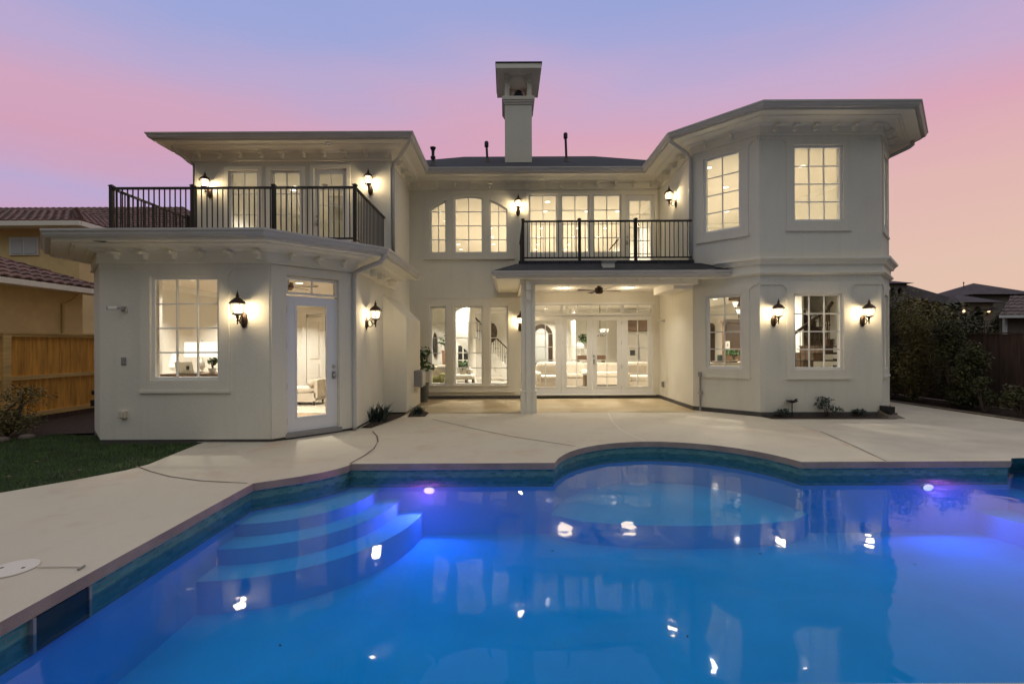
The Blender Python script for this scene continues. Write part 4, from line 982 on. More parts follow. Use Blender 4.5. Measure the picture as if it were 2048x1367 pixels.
p = PZ(835, 828, 0); blades('strap_plant', 'low spiky plant at the corner of the fireplace breast', p.x, p.y, 80, .22, .28, 'leafblue', 4, 'plants in the house beds')
for i, (u, h, w, lab) in enumerate(((1560, .22, .2, 'small sparse plant left of the stake lamp in the right bed'), (1652, .48, .33, 'largest leafy plant in the bed below the staircase window'), (1718, .2, .18, 'small plant near the right end of the right bed'))):
    p = PZ(u, 833, 0); shrub('bed_plant', lab, 'plant', p.x, 10.3, h, w, 80+i, 'plants in the house beds', 'leafblue', .035, 420 if h > .3 else 160, clumps=9, trunk=.008, lo=.3)
# stake lamp and splash block
p = PZ(1580, 833, 0); t = thing('bird_feeder', 'small dark dish on a thin stake in the right bed', 'bird bath', (p.x, 10.28, 0))
mb = MB(); mb.tube([(p.x, 10.28, 0), (p.x, 10.28, .33)], .011, 8); mb.build('stake', M['black'], t)
mb = MB(); mb.lathe(p.x, 10.28, [(.015, .32), (.09, .345), (.125, .37), (.118, .375), (.08, .355), (.01, .345)], 18); mb.build('dish', M['black'], t)
mb = MB(); mb.blob((p.x+.07, 10.26, .395), (.035, .018, .02), 8, 6); mb.blob((p.x+.1, 10.26, .41), (.013, .012, .013), 8, 6); mb.build('bird_figure', M['black'], t)
p = PZ(1783, 835, 0); t = thing('splash_block', 'concrete splash block with dark spout at the right corner of the bay', 'splash block', (p.x, p.y, 0))
mb = MB(); x, y = p.x-.02, p.y+.1; mb.hexa([(x-.18,y-.25,0),(x+.22,y-.25,0),(x+.12,y+.25,0),(x-.1,y+.25,0),(x-.12,y-.2,.03),(x+.17,y-.2,.03),(x+.10,y+.2,.16),(x-.08,y+.2,.16)]); mb.build('block', M['stone'], t)
mb = MB(); mb.box(x-.05, x+.10, y-.1, y+.15, .10, .24); mb.build('spout', M['black'], t)

# ------------------------------------------------------------------ small fittings on the house
def on(fr, u, v, w=0): a, z = fr.uv(u, v, w); return a, z
def sec_camera(u, v, fr, label, s=1):
    a, z = on(fr, u, v); t = thing('security_camera', label, 'camera', fr.pt(a, z, 0), 'security cameras on the house')
    mb = MB(); fr.box(mb, a-.04*s, a+.04*s, z-.05*s, z+.03*s, .001, .03); mb.build('bracket', M['grey'], t)
    mb = MB(); mb.tube([fr.pt(a, z-.01, .03), fr.pt(a-.03*s, z, .08), fr.pt(a-.07*s, z+.005, .12)], .018*s, 8); mb.build('arm', M['grey'], t)
    mb = MB(); mb.tube([fr.pt(a-.05*s, z+.005, .10), fr.pt(a-.15*s, z-.005, .17)], .032*s, 12); b = mb.build('body', M['whitep'], t)
    mb = MB(); mb.tube([fr.pt(a-.151*s, z-.005, .171), fr.pt(a-.158*s, z-.006, .175)], .026*s, 12); mb.build('lens', M['black'], t)
sec_camera(250, 617, f_front, 'white security camera on the wall left of the office window')
sec_camera(1329, 641, f_porch, 'small dark security camera high on the porch side wall', .7)
def wbox(name, label, cat, fr, u, v, w, h, d, m, cover=None):
    a, z = on(fr, u, v); t = thing(name, label, cat, fr.pt(a, z, 0)); mb = MB(); fr.box(mb, a-w/2, a+w/2, z-h/2, z+h/2, .001, d); mb.build('box', m, t)
    mb = MB(); fr.box(mb, a-w*.38, a+w*.38, z-h*.38, z+h*.38, d, d+.012); mb.build('cover', cover or m, t); return t
wbox('switch_box', 'small grey cover plate on the wall left of the office window', 'cover plate', f_front, 248, 722, .085, .13, .012, M['grey'])
wbox('outlet_box', 'beige weatherproof outlet low on the left wall', 'outlet', f_front, 249, 828, .10, .12, .07, M['cream'])
wbox('outlet_box', 'grey outlet box low on the porch side wall', 'outlet', f_porch, 1328, 768, .09, .16, .06, M['grey'])
fb = Fr((-2.40, 10.98), (-2.40, 12.7)); wbox('gas_control_box', 'grey metal control box on the side of the fireplace breast', 'control box', fb, 832, 756, .55, .42, .2, M['grey'], M['steel'])
a, z = on(f_bay1, 1402, 752); t = thing('conduit', 'grey conduit pipe rising from the deck under the kitchen window', 'conduit', f_bay1.pt(a, 0, .05))
mb = MB(); mb.tube([f_bay1.pt(a, 0, .05), f_bay1.pt(a, z, .05)], .022, 10); mb.build('pipe', M['grey'], t)
mb = MB(); f_bay1.box(mb, a-.04, a+.04, z, z+.11, .035, .09); mb.build('junction_box', M['grey'], t); mb = MB(); f_bay1.box(mb, a-.05, a+.05, z-.42, z-.39, .01, .075); mb.build('strap', M['steel'], t)
t = thing('gas_pipe', 'thin grey pipe with a dark valve at the left corner of the house', 'pipe', (-8.0, 8.95, 0)); mb = MB(); mb.tube([(-7.98, 8.92, -.06), (-7.98, 8.92, .62), (-7.9, 8.86, .66)], .018, 8); mb.build('pipe', M['grey'], t); mb = MB(); mb.box(-8.03, -7.94, 8.86, 8.93, .5, .62); mb.box(-8.02, -7.95, 8.87, 8.93, .72, .8); mb.build('valve', M['black'], t)
p = P(660, 285, 11.4); t = thing('smoke_detector', 'round white detector under the upper left eave', 'detector', (p.x, 11.32, T2-.145)); mb = MB(); mb.lathe(p.x, 11.32, [(.075, T2-.1455), (.075, T2-.165), (.06, T2-.19), (.03, T2-.195)], 20); mb.build('housing', M['whitep'], t)
mb = MB(); mb.lathe(p.x, 11.32, [(.02, T2-.1951), (.018, T2-.2)], 12); mb.build('sensor', M['grey'], t)
p = P(196, 489, 7.4); t = thing('soffit_light', 'unlit round can light in the left end of the lower eave', 'soffit light', (p.x, 7.42, T1-.145)); mb = MB(); mb.lathe(p.x+.0, 7.42, [(.10, T1-.1455), (.10, T1-.15), (.08, T1-.152)], 20); mb.build('trim_ring', M['grey'], t); mb = MB(); mb.lathe(p.x, 7.42, [(.078, T1-.1521), (.07, T1-.1535)], 20); mb.build('lens', M['black'], t)
p = P(1215, 532, 11.1); t = thing('roof_vent', 'small pale vent on the porch roof below the rear balcony railing', 'roof vent', (p.x, 11.05, 3.5)); mb = MB(); mb.box(p.x-.14, p.x+.14, 10.95, 11.2, 3.44, 3.60); mb.build('housing', M['trim'], t); mb = MB(); mb.box(p.x-.17, p.x+.17, 10.9, 11.22, 3.601, 3.625); mb.build('cap', M['steel'], t)
def fan(name, label, x, y, zc, zm, rad, m, rz, n=4):
    t = thing(name, label, 'ceiling fan', (x, y, zc)); mb = MB(); mb.tube([(x, y, zc), (x, y, zm)], .015, 8); mb.lathe(x, y, [(.06, zc), (.06, zc-.03), (.02, zc-.06)], 14); mb.build('downrod', m, t)
    mb = MB(); mb.lathe(x, y, [(.05, zm+.09), (.11, zm+.07), (.12, zm-.03), (.08, zm-.08), (.03, zm-.09)], 18); mb.build('motor', m, t)
    for k in range(n):
        a = rz+2*math.pi*k/n; ca, sa = math.cos(a), math.sin(a); b = MB()
        q = lambda r, w, z: (x+ca*r-sa*w, y+sa*r+ca*w, z)
        b.hexa([q(.11, -.03, zm-.01), q(rad, -.065, zm-.02), q(rad, .065, zm+.012), q(.11, .03, zm), q(.11, -.03, zm-.002), q(rad, -.065, zm-.012), q(rad, .065, zm+.02), q(.11, .03, zm+.008)]); b.build('blade', m, t)
    return t
p = P(1198, 581, 12.3); fan('ceiling_fan', 'dark four blade ceiling fan under the porch ceiling', p.x, 12.3, 3.22, p.z, .62, M['bronze'], .25)
p = P(1192, 606, 12.4); 

# potted plant behind the fireplace breast
def pot_plant(name, label, x, y, z, pr, ph, h, w, m, pm, seed, n=120, ls=.09, group=None):
    t = thing(name, label, 'plant', (x, y, z), group); mb = MB(); mb.lathe(x, y, [(pr*.75, z), (pr, z+ph), (pr*1.05, z+ph), (pr*.9, z+ph-.02), (.01, z+ph-.03)], 18); mb.build('pot', M[pm], t)
    rnd = random.Random(seed); mb = MB(); lf = MB()
    for k in range(7):
        a = rnd.random()*6.28; q = (x+math.cos(a)*w*rnd.uniform(.2, .9), y+math.sin(a)*w*rnd.uniform(.2, .9), z+ph+h*rnd.uniform(.45, 1)); mb.tube([(x, y, z+ph-.03), ((x*2+q[0])/3, (y*2+q[1])/3, z+ph+h*.4), q], .006, 5)
        leaves(lf, q, (w*.5, w*.5, h*.22), n//7, ls, .45, seed*9+k, 0)
    mb.build('stems', M['bark'], t); lf.build('foliage', M[m], t); return t
p = P(848, 800, 13.3); pot_plant('potted_plant', 'tall green plant in a dark pot beside the fireplace breast', p.x, 13.3, 0, .15, .55, .9, .28, 'leafgreen', 'pot', 5, 110, .09)

# ------------------------------------------------------------------ inside: office
def table_lamp(label, x, y, z, bh, r0, r1, sh, base_m='white', group=None, light=6):
    t = thing('table_lamp', label, 'lamp', (x, y, z), group); mb = MB(); mb.lathe(x, y, [(.07, z), (.075, z+.02), (.025, z+.05), (.055, z+bh*.4), (.05, z+bh*.6), (.012, z+bh*.85), (.01, z+bh)], 16); mb.build('base', M[base_m], t)
    mb = MB(); n = 24; zz = z+bh-.02; mb.lathe(x, y, [(r0, zz), (r1, zz+sh)], n); mb.f = mb.f[:-2]; mb.m = mb.m[:-2]; mb.build('lamp_shade', M['shade'], t, True)
    mb = MB(); mb.lathe(x, y, [(.006, zz+sh-.03), (.006, zz+sh+.03), (.012, zz+sh+.045)], 8); mb.build('finial', M['steel'], t)
    return t
dz = 1.12
t = thing('desk', 'pale desk under the office window holding lamp and plant', 'desk', (-5.6, 9.0, .1))
mb = MB(); mb.box(-6.6, -4.55, 8.75, 9.45, dz-.05, dz); mb.build('desk_top', M['wood'], t)
for x in (-6.55, -4.66):
    for y in (8.8, 9.36): mb = MB(); mb.box(x, x+.06, y, y+.05, .1, dz-.05); mb.build('leg', M['wood'], t)
p = P(401, 712, 9.2); table_lamp('wide drum shade table lamp glowing in the office window', p.x, 9.25, dz, P(401, 713, 9.25).z-dz+.02, .30, .29, P(401, 684, 9.25).z-P(401, 713, 9.25).z, group='lit lamps in the office')
p = P(331, 732, 10.6); t = thing('nightstand', 'white cabinet under the tapered lamp in the office', 'cabinet', (p.x, 10.7, .1)); mb = MB(); mb.box(p.x-.3, p.x+.3, 10.45, 10.95, .1, p.z-.2); mb.build('carcass', M['white'], t)
mb = MB(); mb.box(p.x-.28, p.x+.28, 10.43, 10.449, .5, p.z-.25); mb.build('drawer_front', M['cream'], t)
table_lamp('small tapered white lamp at the left of the office window', p.x, 10.7, p.z-.2, .2, .20, .13, P(331, 702, 10.7).z-p.z, group='lit lamps in the office')
p = P(423, 742, 8.95); pot_plant('desk_plant', 'small leafy plant in a white pot on the desk', p.x, 8.98, dz, .07, .10, .17, .10, 'leafgreen', 'white', 8, 44, .05)
p = P(392, 745, 9.1); t = thing('laptop', 'silver laptop with black logo spot open on the desk', 'laptop', (p.x-.02, 9.0, dz)); mb = MB(); mb.box(p.x-.2, p.x+.14, 8.85, 9.08, dz+.001, dz+.016); mb.build('keyboard_base', M['steel'], t)
mb = MB(); mb.hexa([(p.x-.2,8.84,dz+.016),(p.x+.14,8.84,dz+.016),(p.x+.14,8.85,dz+.016),(p.x-.2,8.85,dz+.016),(p.x-.2,8.78,dz+.23),(p.x+.14,8.78,dz+.23),(p.x+.14,8.79,dz+.23),(p.x-.2,8.79,dz+.23)]); mb.build('screen', M['white'], t)
mb = MB(); mb.box(p.x+.02, p.x+.07, 8.795, 8.80, dz+.08, dz+.15); mb.build('dark_sticker', M['screen'], t)
t = thing('office_chair', 'white upholstered chair behind the office desk', 'chair', (-5.9, 9.9, .1)); mb = MB(); mb.blob((-5.9, 10.1, 1.05), (.35, .1, .42), 14, 8, .5); mb.build('backrest', M['cream'], t); mb = MB(); mb.blob((-5.9, 9.85, .58), (.35, .32, .1), 14, 8, .5); mb.build('seat', M['cream'], t)
for dx_ in (-.25, .25):
    for dy_ in (-.2, .25): mb = MB(); mb.tube([(-5.9+dx_, 9.85+dy_, .5), (-5.9+dx_*1.1, 9.85+dy_*1.1, .1)], .02, 6); mb.build('leg', M['wood'], t)
# partition with a panelled door behind the glass door
mb = MB(); mb.box(-6.98, -6.74, 8.8, 9.0, .1, 3.05); mb.build('interior_wall', M['white'], house)
p = P(640, 700, 11.9); pd0, pd1 = P(614, 700, 14.05).x, P(645, 700, 14.05).x
mb = MB(); mb.box(pd0, pd1, 14.03, 14.09, .1, 2.5); 
for (z0, z1) in ((.3, 1.1), (1.25, 2.35)): mb.box(pd0+.1, pd1-.1, 14.01, 14.029, z0, z1)
mb.build('interior_door', M['white'], house)
mb = MB(); mb.box(pd0-.12, pd0, 14.0, 14.09, .1, 2.6); mb.box(pd1, pd1+.12, 14.0, 14.09, .1, 2.6); mb.box(pd0-.12, pd1+.12, 14.0, 14.09, 2.6, 2.72); mb.build('door_casing', M['sash'], house)
p = P(600, 790, 9.6); bx1 = P(634, 790, 11.9).x; t = thing('daybed', 'cream upholstered bench with bolster behind the glass door', 'bench', (bx1-.8, 12.15, .1))
mb = MB(); mb.blob((bx1-.85, 12.15, .50), (.83, .36, .075), 18, 8, .35); mb.build('cushion', M['cream'], t); mb = MB(); mb.box(bx1-1.7, bx1, 11.8, 12.5, .22, .43); mb.build('frame', M['cream'], t)
mb = MB(); mb.tube([(bx1-.12, 11.85, .67), (bx1-.12, 12.45, .67)], .10, 16); mb.build('bolster', M['cream'], t, True); mb = MB(); mb.box(bx1-.03, bx1+.05, 11.8, 12.5, .3, .76); mb.build('end_panel', M['cream'], t)
for x in (bx1-1.65, bx1-.06):
    for y in (11.85, 12.42): mb = MB(); mb.tube([(x, y, .22), (x, y, .1)], [.03, .02], 8); mb.build('leg', M['wood2'], t)
mb = MB(); mb.box(-6.4, -4.15, 10.5, 12.9, .102, .112); tag(mb.build('rug', M['rug'], loc=(-5.2, 11.7, .1)), 'pale woven rug under the bench behind the glass door', 'rug')
p = P(590, 571, 9.4); fan('ceiling_fan', 'pale ceiling fan seen through the glass above the angled door', p.x-.2, 9.5, 3.05, p.z, .6, M['wood'], .1, 5)
p = P(650, 365, 13.2); fan('ceiling_fan', 'grey ceiling fan in the room behind the left balcony door', p.x, 13.2, 6.25, p.z, .55, M['grey'], .4, 5)

# ------------------------------------------------------------------ inside: great room
def cushion(t, name, c, r, m, e=.45): mb = MB(); mb.blob(c, r, 14, 8, e); return mb.build(name, M[m], t)
def sofa(label, x, y, w, d, m, z=.1, cat='sofa', back='y', pillows=2, name='sofa', h=.85):
    t = thing(name, label, cat, (x, y, z)); cushion(t, 'seat', (x, y-.05, z+.42), (w/2-.1, d/2-.08, .1), m); mb = MB(); mb.box(x-w/2+.03, x+w/2-.03, y-d/2+.05, y+d/2-.03, z+.08, z+.34); mb.build('skirt', M[m], t)
    cushion(t, 'backrest', (x, y+d/2-.12, z+h*.62), (w/2-.04, .13, h*.38), m)
    for s_ in (-1, 1): cushion(t, 'armrest', (x+s_*(w/2-.1), y-.02, z+.42), (.11, d/2-.02, .22), m)
    for s_ in (-1, 1):
        for q in (-1, 1): mb = MB(); mb.tube([(x+s_*(w/2-.1), y+q*(d/2-.1), z+.1), (x+s_*(w/2-.1), y+q*(d/2-.1), z)], [.03, .02], 8); mb.build('leg', M['wood2'], t)
    return t
p = P(876, 755, 15.6); sofa('olive green sofa behind the left floor length window', p.x-.55, 15.7, 1.7, .85, 'olive')
for (u, v, lab) in ((869, 742, 'pale square pillow on the olive sofa, the left one'), (884, 740, 'pale square pillow on the olive sofa, the right one')):
    p = P(u, v, 15.4); mb = MB(); mb.blob((p.x, 15.45, p.z-.02), (.2, .07, .2), 14, 8, .5); tag(mb.build('pillow', M['cream'], loc=(p.x, 15.45, p.z)), lab, 'pillow', 'pillows on the olive sofa')
a = P(870, 690, 17); t = thing('wall_mirror', 'tall narrow oval dark mirror behind the left floor length window', 'mirror', (a.x, 17.0, a.z))
mb = MB(); mb.tube([(a.x, 17, a.z-.02), (a.x, 17.02, a.z)], .02, 6); 
mb = MB(); mb.lathe(0, 0, [(1, 0), (1, .03), (.9, .035)], 28); mb.v = [(a.x+x*.09, 17.0-z, a.z+y*.47) for x, y, z in mb.v]; mb.build('frame', M['wood'], t); mb = MB(); mb.lathe(0, 0, [(.88, .036), (.86, .038)], 28); mb.v = [(a.x+x*.09, 17.0-z, a.z+y*.47) for x, y, z in mb.v]; mb.build('mirror_glass', M['night'], t)
mb = MB(); mb.box(-4.9, P(894, 690, 17).x+.6, 17.03, 17.2, .1, 3.3); 
xw = P(866, 690, 17.0).x; mb = MB(); mb.box(-5.4, P(892, 690, 17).x, 17.03, 17.15, .1, 3.3); mb.build('interior_wall', M['iwall'], house)
p = P(887, 735, 16.4); t = thing('side_table', 'round wooden stand with an urn behind the olive sofa', 'table', (p.x+.05, 16.5, .1)); mb = MB(); mb.lathe(p.x+.05, 16.5, [(.22, .86), (.22, .9)], 18); mb.build('table_top', M['wood'], t); mb = MB(); mb.lathe(p.x+.05, 16.5, [(.16, .1), (.04, .16), (.03, .86)], 12); mb.build('pedestal', M['wood'], t)
pot_plant('urn_plant', 'plant in a tall terracotta urn on the round stand', p.x+.05, 16.5, .902, .13, .55, .5, .25, 'leafgreen', 'terra', 12, 90, .08)
p = P(930, 760, 15.6); bx0, bx1 = P(912, 760, 15.6).x, P(949, 760, 15.6).x; t = thing('ottoman', 'cream tufted bench with turned legs behind the middle floor window', 'bench', (p.x, 15.7, .1))
cushion(t, 'seat', ((bx0+bx1)/2-.1, 15.7, .56), ((bx1-bx0)/2+.12, .3, .085), 'cream', .35)
for x in (bx0-.12, bx0+.35, bx1-.05):
    for y in (15.5, 15.9): mb = MB(); mb.lathe(x, y, [(.02, .1), (.035, .2), (.018, .28), (.04, .38), (.03, .48)], 10); mb.build('leg', M['wood2'], t)
p = P(925, 752, 15.6); pot_plant('bench_plant', 'small plant in a round cream bowl on the tufted bench', p.x, 15.65, .645, .12, .14, .28, .16, 'leafgreen', 'cream', 14, 60, .07)
p = P(939, 745, 15.7); t = thing('table_jug', 'round beige jar beside the plant on the tufted bench', 'jar', (p.x-.02, 15.75, .645)); mb = MB(); mb.lathe(p.x-.02, 15.75, [(.05, .645), (.13, .72), (.13, .80), (.06, .88), (.05, .9)], 16); mb.build('body', M['cream'], t); mb = MB(); mb.lathe(p.x-.02, 15.75, [(.055, .9), (.055, .915)], 12); mb.build('rim', M['wood'], t)
# dark window under the stairs
wb0, wb1 = P(915, 690, 22.2), P(937, 735, 22.2)
mb = MB(); mb.box(wb0.x, wb1.x, 22.24, 22.28, wb1.z, wb0.z); w = mb.build('window', M['night'], house); mb = MB()
for x in (wb0.x, (wb0.x+wb1.x)/2, wb1.x): mb.box(x-.025, x+.025, 22.21, 22.239, wb1.z, wb0.z)
for k in range(4): z = wb1.z+(wb0.z-wb1.z)*k/3; mb.box(wb0.x, wb1.x, 22.212, 22.238, z-.02, z+.02)
mb.build('muntin_grid', M['white'], w)
# sweeping stair
t = thing('staircase', 'white curved staircase with wrought iron rail in the great room', 'staircase', (0, 19.6, .1))
n = 17; X0, X1, Z0, Z1 = .45, -2.9, .1, 3.3; st = MB(); tr_ = MB(); Ys = 19.5
for k in range(n):
    x0 = X0+(X1-X0)*k/n; x1 = X0+(X1-X0)*(k+1)/n; z = Z0+(Z1-Z0)*(k+1)/n; yo = .35*math.sin(k/n*3.1)
    st.box(x1, x0, Ys+yo, Ys+1.1+yo, max(.1, z-.55), z-.03); tr_.box(x1-.01, x0+.03, Ys-.02+yo, Ys+1.1+yo, z-.03, z)
for k in range(12):
    xa_, xb_ = X0+(X1-X0)*k/12, X0+(X1-X0)*(k+1)/12; za_, zb_ = Z0+(Z1-Z0)*k/12+.12, Z0+(Z1-Z0)*(k+1)/12+.12; ya_, yb_ = [Ys-.05+.35*math.sin(q*3.1) for q in (k/12, (k+1)/12)]
    st.hexa([(xb_, yb_-.03, max(.1, zb_-.6)), (xa_, ya_-.03, max(.1, za_-.6)), (xa_, ya_, max(.1, za_-.6)), (xb_, yb_, max(.1, zb_-.6)), (xb_, yb_-.03, zb_+.08), (xa_, ya_-.03, za_+.08), (xa_, ya_, za_+.08), (xb_, yb_, zb_+.08)])
st.build('stringer', M['white'], t); tr_.build('treads', M['white'], t)
bal = MB(); hr = []
for k in range(n):
    for q in (.25, .75):
        x = X0+(X1-X0)*(k+q)/n; z = Z0+(Z1-Z0)*(k+1)/n; yo = Ys+.35*math.sin(k/n*3.1)+.04
        bal.tube([(x, yo, z), (x, yo, z+.85)], .009, 5); bal.blob((x, yo, z+.45), (.025, .025, .04), 6, 5)
    hr.append((X0+(X1-X0)*(k+.5)/n, Ys+.35*math.sin(k/n*3.1)+.04, Z0+(Z1-Z0)*(k+1)/n+.87))
bal.build('balusters', M['iron'], t); mb = MB(); mb.tube(hr, .035, 8); mb.build('handrail', M['wood2'], t)
p = P(978, 664, 21.5); t = thing('round_mirror', 'round dark wood disc on the wall behind the iron stair rail', 'wall decoration', (p.x, 21.9, p.z)); mb = MB(); mb.lathe(0, 0, [(1, 0), (1, .04), (.85, .05)], 28); mb.v = [(p.x+x*.38, 21.9-z, p.z+y*.52) for x, y, z in mb.v]; mb.build('frame', M['wood2'], t); mb = MB(); mb.lathe(0, 0, [(.84, .05), (.8, .055)], 28); mb.v = [(p.x+x*.38, 21.9-z, p.z+y*.52) for x, y, z in mb.v]; mb.build('panel', M['wood2'], t)
mb = MB(); mb.lathe(P(944, 690, 18.2).x, 18.2, [(.2, .1), (.2, .22), (.15, .26), (.14, 3.1), (.2, 3.2), (.2, 3.3)], 20); mb.build('interior_column', M['white'], house)
mb = MB(); xa_, xb_ = P(900, 690, 18.5).x, P(944, 690, 18.5).x; za_, zb_ = P(900, 672, 18.5).z, P(944, 710, 18.5).z
mb.hexa([(xa_, 18.45, za_), (xb_, 18.45, zb_), (xb_, 18.6, zb_), (xa_, 18.6, za_), (xa_, 18.45, 3.29), (xb_, 18.45, 3.29), (xb_, 18.6, 3.29), (xa_, 18.6, 3.29)]); mb.build('interior_wall', M['iwall'], house)
# arched front door
d0, d1 = P(1070, 690, 22.2), P(1105, 690, 22.2); zt_ = P(1085, 648, 22.2).z; xm = (d0.x+d1.x)/2-.1; hw = d1.x-xm
mb = MB(); fr = Fr((xm-hw, 22.28), (xm+hw, 22.28)); tp = [(hw-hw*math.cos(math.pi*k/16), zt_-hw+hw*math.sin(math.pi*k/16)) for k in range(17)]
gh = hw*.62; zg = zt_-hw; gt = [(hw-gh*math.cos(math.pi*k/16), zg+gh*math.sin(math.pi*k/16)) for k in range(17)]
panel(mb, fr, 0, 2*hw, .1, tp, [(hw-gh, hw+gh, .75, gt)], .06, 0); fdoor = mb.build('front_door', M['wood2'], house)
mb = MB(); panel(mb, fr, hw-gh, hw+gh, .75, gt, [], .03, .01); mb.build('pane', M['frost'], fdoor)
p = P(1095, 745, 15.4); sofa('white armchair behind the left porch sidelight', p.x+.05, 15.5, .95, .85, 'cream', name='armchair', cat='armchair', h=.95)
p = P(1150, 745, 16.3); sofa('white armchair behind the left french door', p.x, 16.6, .95, .85, 'cream', name='armchair', cat='armchair', h=.9)
p = P(1212, 750, 16.5); sofa('long white sofa behind the right french door', p.x+.2, 17.2, 2.2, .95, 'cream', h=.85)
p = P(1275, 750, 15.2); sofa('white slipcovered sofa behind the right porch sidelight', p.x+.1, 15.3, 1.2, .9, 'cream', h=.95)
p = P(1146, 700, 19); mb = MB(); mb.lathe(P(1143, 700, 19).x, 19, [(.2, .1), (.2, .2), (.17, .24), (.16, 3.1), (.22, 3.2), (.22, 3.3)], 20); mb.build('interior_column', M['white'], house)
p0, p1 = P(1154, 715, 20.5), P(1210, 715, 20.5); t = thing('console_table', 'dark wooden console table behind the french doors', 'table', ((p0.x+p1.x)/2, 20.6, .1)); mb = MB(); mb.box(p0.x, p1.x, 20.35, 20.85, p0.z-.08, p0.z+.1); mb.build('table_top', M['wood'], t)
for x in (p0.x+.03, p1.x-.1): 
    for y in (20.38, 20.75): mb = MB(); mb.box(x, x+.07, y, y+.07, .1, p0.z-.08); mb.build('leg', M['wood'], t)
p = P(1160, 690, 20.5); table_lamp('white shaded lamp on the console table behind the left french door', p.x, 20.6, p0.z+.1, .35, .2, .15, .25)
p = P(1170, 690, 20.6); pot_plant('vase_arrangement', 'tall leafy arrangement in a vase on the console table', p.x+.05, 20.6, p0.z+.1, .1, .3, .6, .28, 'leafgreen', 'white', 17, 110, .1)
p = P(1171, 745, 15.8); t = thing('coffee_table', 'low wooden side table between the white armchairs', 'table', (p.x, 15.6, .1)); mb = MB(); mb.box(p.x-.16, p.x+.16, 15.4, 15.8, .62, .67); mb.build('table_top', M['white'], t); mb = MB(); mb.box(p.x-.1, p.x+.1, 15.5, 15.7, .1, .62); mb.build('pedestal', M['wood'], t)
p = P(1200, 662, 18); t = thing('chandelier', 'wrought iron chandelier arm with a frosted bulb behind the right french door', 'chandelier', (p.x, 18, 3.3)); mb = MB(); mb.tube([(p.x, 18, 3.3), (p.x, 18, p.z-.1)], .012, 6); mb.build('stem', M['iron'], t)
for k in range(5):
    a = k*1.256; ca, sa = math.cos(a)*.28, math.sin(a)*.28; mb = MB(); mb.tube([(p.x, 18, p.z-.1), (p.x+ca*.5, 18+sa*.5, p.z-.2), (p.x+ca, 18+sa, p.z-.12), (p.x+ca, 18+sa, p.z-.05)], .01, 6); ar = mb.build('arm', M['iron'], t); mb = MB(); mb.lathe(p.x+ca, 18+sa, [(.03, p.z-.05), (.06, p.z+.05), (.065, p.z+.09)], 12); mb.build('lamp_shade', M['shade'], ar)
# kitchen seen through the right sidelight
f0, f1 = P(1254, 700, 20.8), P(1300, 700, 20.8)
t = thing('kitchen_cupboard', 'brown wall cupboard above the refrigerator behind the right sidelight', 'cupboard', ((f0.x+f1.x)/2, 21, 2.2)); zc0, zc1 = P(1275, 662, 20.8).z, P(1275, 636, 20.8).z; mb = MB(); mb.box(f0.x, f1.x, 20.8, 21.4, zc0, zc1); mb.build('carcass', M['wood'], t)
for s_ in (0, 1): x = f0.x+(f1.x-f0.x)*s_/2; mb = MB(); mb.box(x+.03, x+(f1.x-f0.x)/2-.03, 20.77, 20.799, zc0+.04, zc1-.04); mb.build('door', M['wood'], t)
t = thing('refrigerator', 'pale two door refrigerator with a dispenser behind the right sidelight', 'refrigerator', ((f0.x+f1.x)/2, 21, .1)); mb = MB(); mb.box(f0.x, f1.x, 20.85, 21.5, .1, zc0-.12); mb.build('body', M['fridge'], t)
xm = (f0.x+f1.x)/2; dl = None
for s_ in (0, 1): x = f0.x+(f1.x-f0.x)*s_/2; mb = MB(); mb.box(x+.01, x+(f1.x-f0.x)/2-.01, 20.79, 20.849, .15, zc0-.14); d_ = mb.build('door', M['fridge'], t); dl = dl or d_; mb = MB(); hx = xm+(-.05 if s_ == 0 else .03); mb.box(hx, hx+.02, 20.74, 20.76, .8, 1.7); mb.build('handle', M['steel'], d_)
dp = P(1265, 705, 20.8); mb = MB(); mb.box(dp.x-.11, dp.x+.11, 20.77, 20.789, dp.z-.12, dp.z+.12); mb.build('dispenser', M['black'], dl)

# ------------------------------------------------------------------ inside: kitchen bay and staircase
k0, k1 = P(1449, 645, 17), P(1486, 645, 17); zk0 = P(1450, 697, 17).z
t = thing('tall_cabinet', 'brown wooden cabinet with a cornice behind the kitchen window', 'cabinet', ((k0.x+k1.x)/2, 17.2, .1)); mb = MB(); mb.box(k0.x, 9.3, 17, 17.2, .1, k0.z); mb.build('carcass', M['wood'], t); mb = MB(); mb.box(k0.x-.08, 9.34, 16.92, 17.22, k0.z, k0.z+.12); mb.build('cornice', M['wood2'], t)
for s_ in range(2): x = k0.x+.05+s_*.62; mb = MB(); mb.box(x, x+.56, 16.97, 16.999, zk0+.05, k0.z-.06); mb.build('door', M['wood2'], t)
a0_, a1_ = P(1417, 700, 20.5), P(1431, 700, 20.5); fr = Fr((a0_.x, 20.6), (a1_.x, 20.6)); L = fr.L; zt_ = P(1425, 646, 20.5).z; mb = MB(); tp = [(L/2-L/2*math.cos(math.pi*k/12), zt_-L/2+L/2*math.sin(math.pi*k/12)) for k in range(13)]
t = thing('arched_gate', 'arched dark wine room gate behind the kitchen window', 'gate', (a0_.x, 20.6, .1)); panel(mb, fr, 0, L, .1, tp, [], .04, 0); mb.build('panel', M['wood2'], t); mb = MB(); 
for k in range(1, 4): fr.box(mb, L*k/4-.012, L*k/4+.012, .2, zt_-.2, .041, .06)
mb.build('bars', M['bronze'], t)
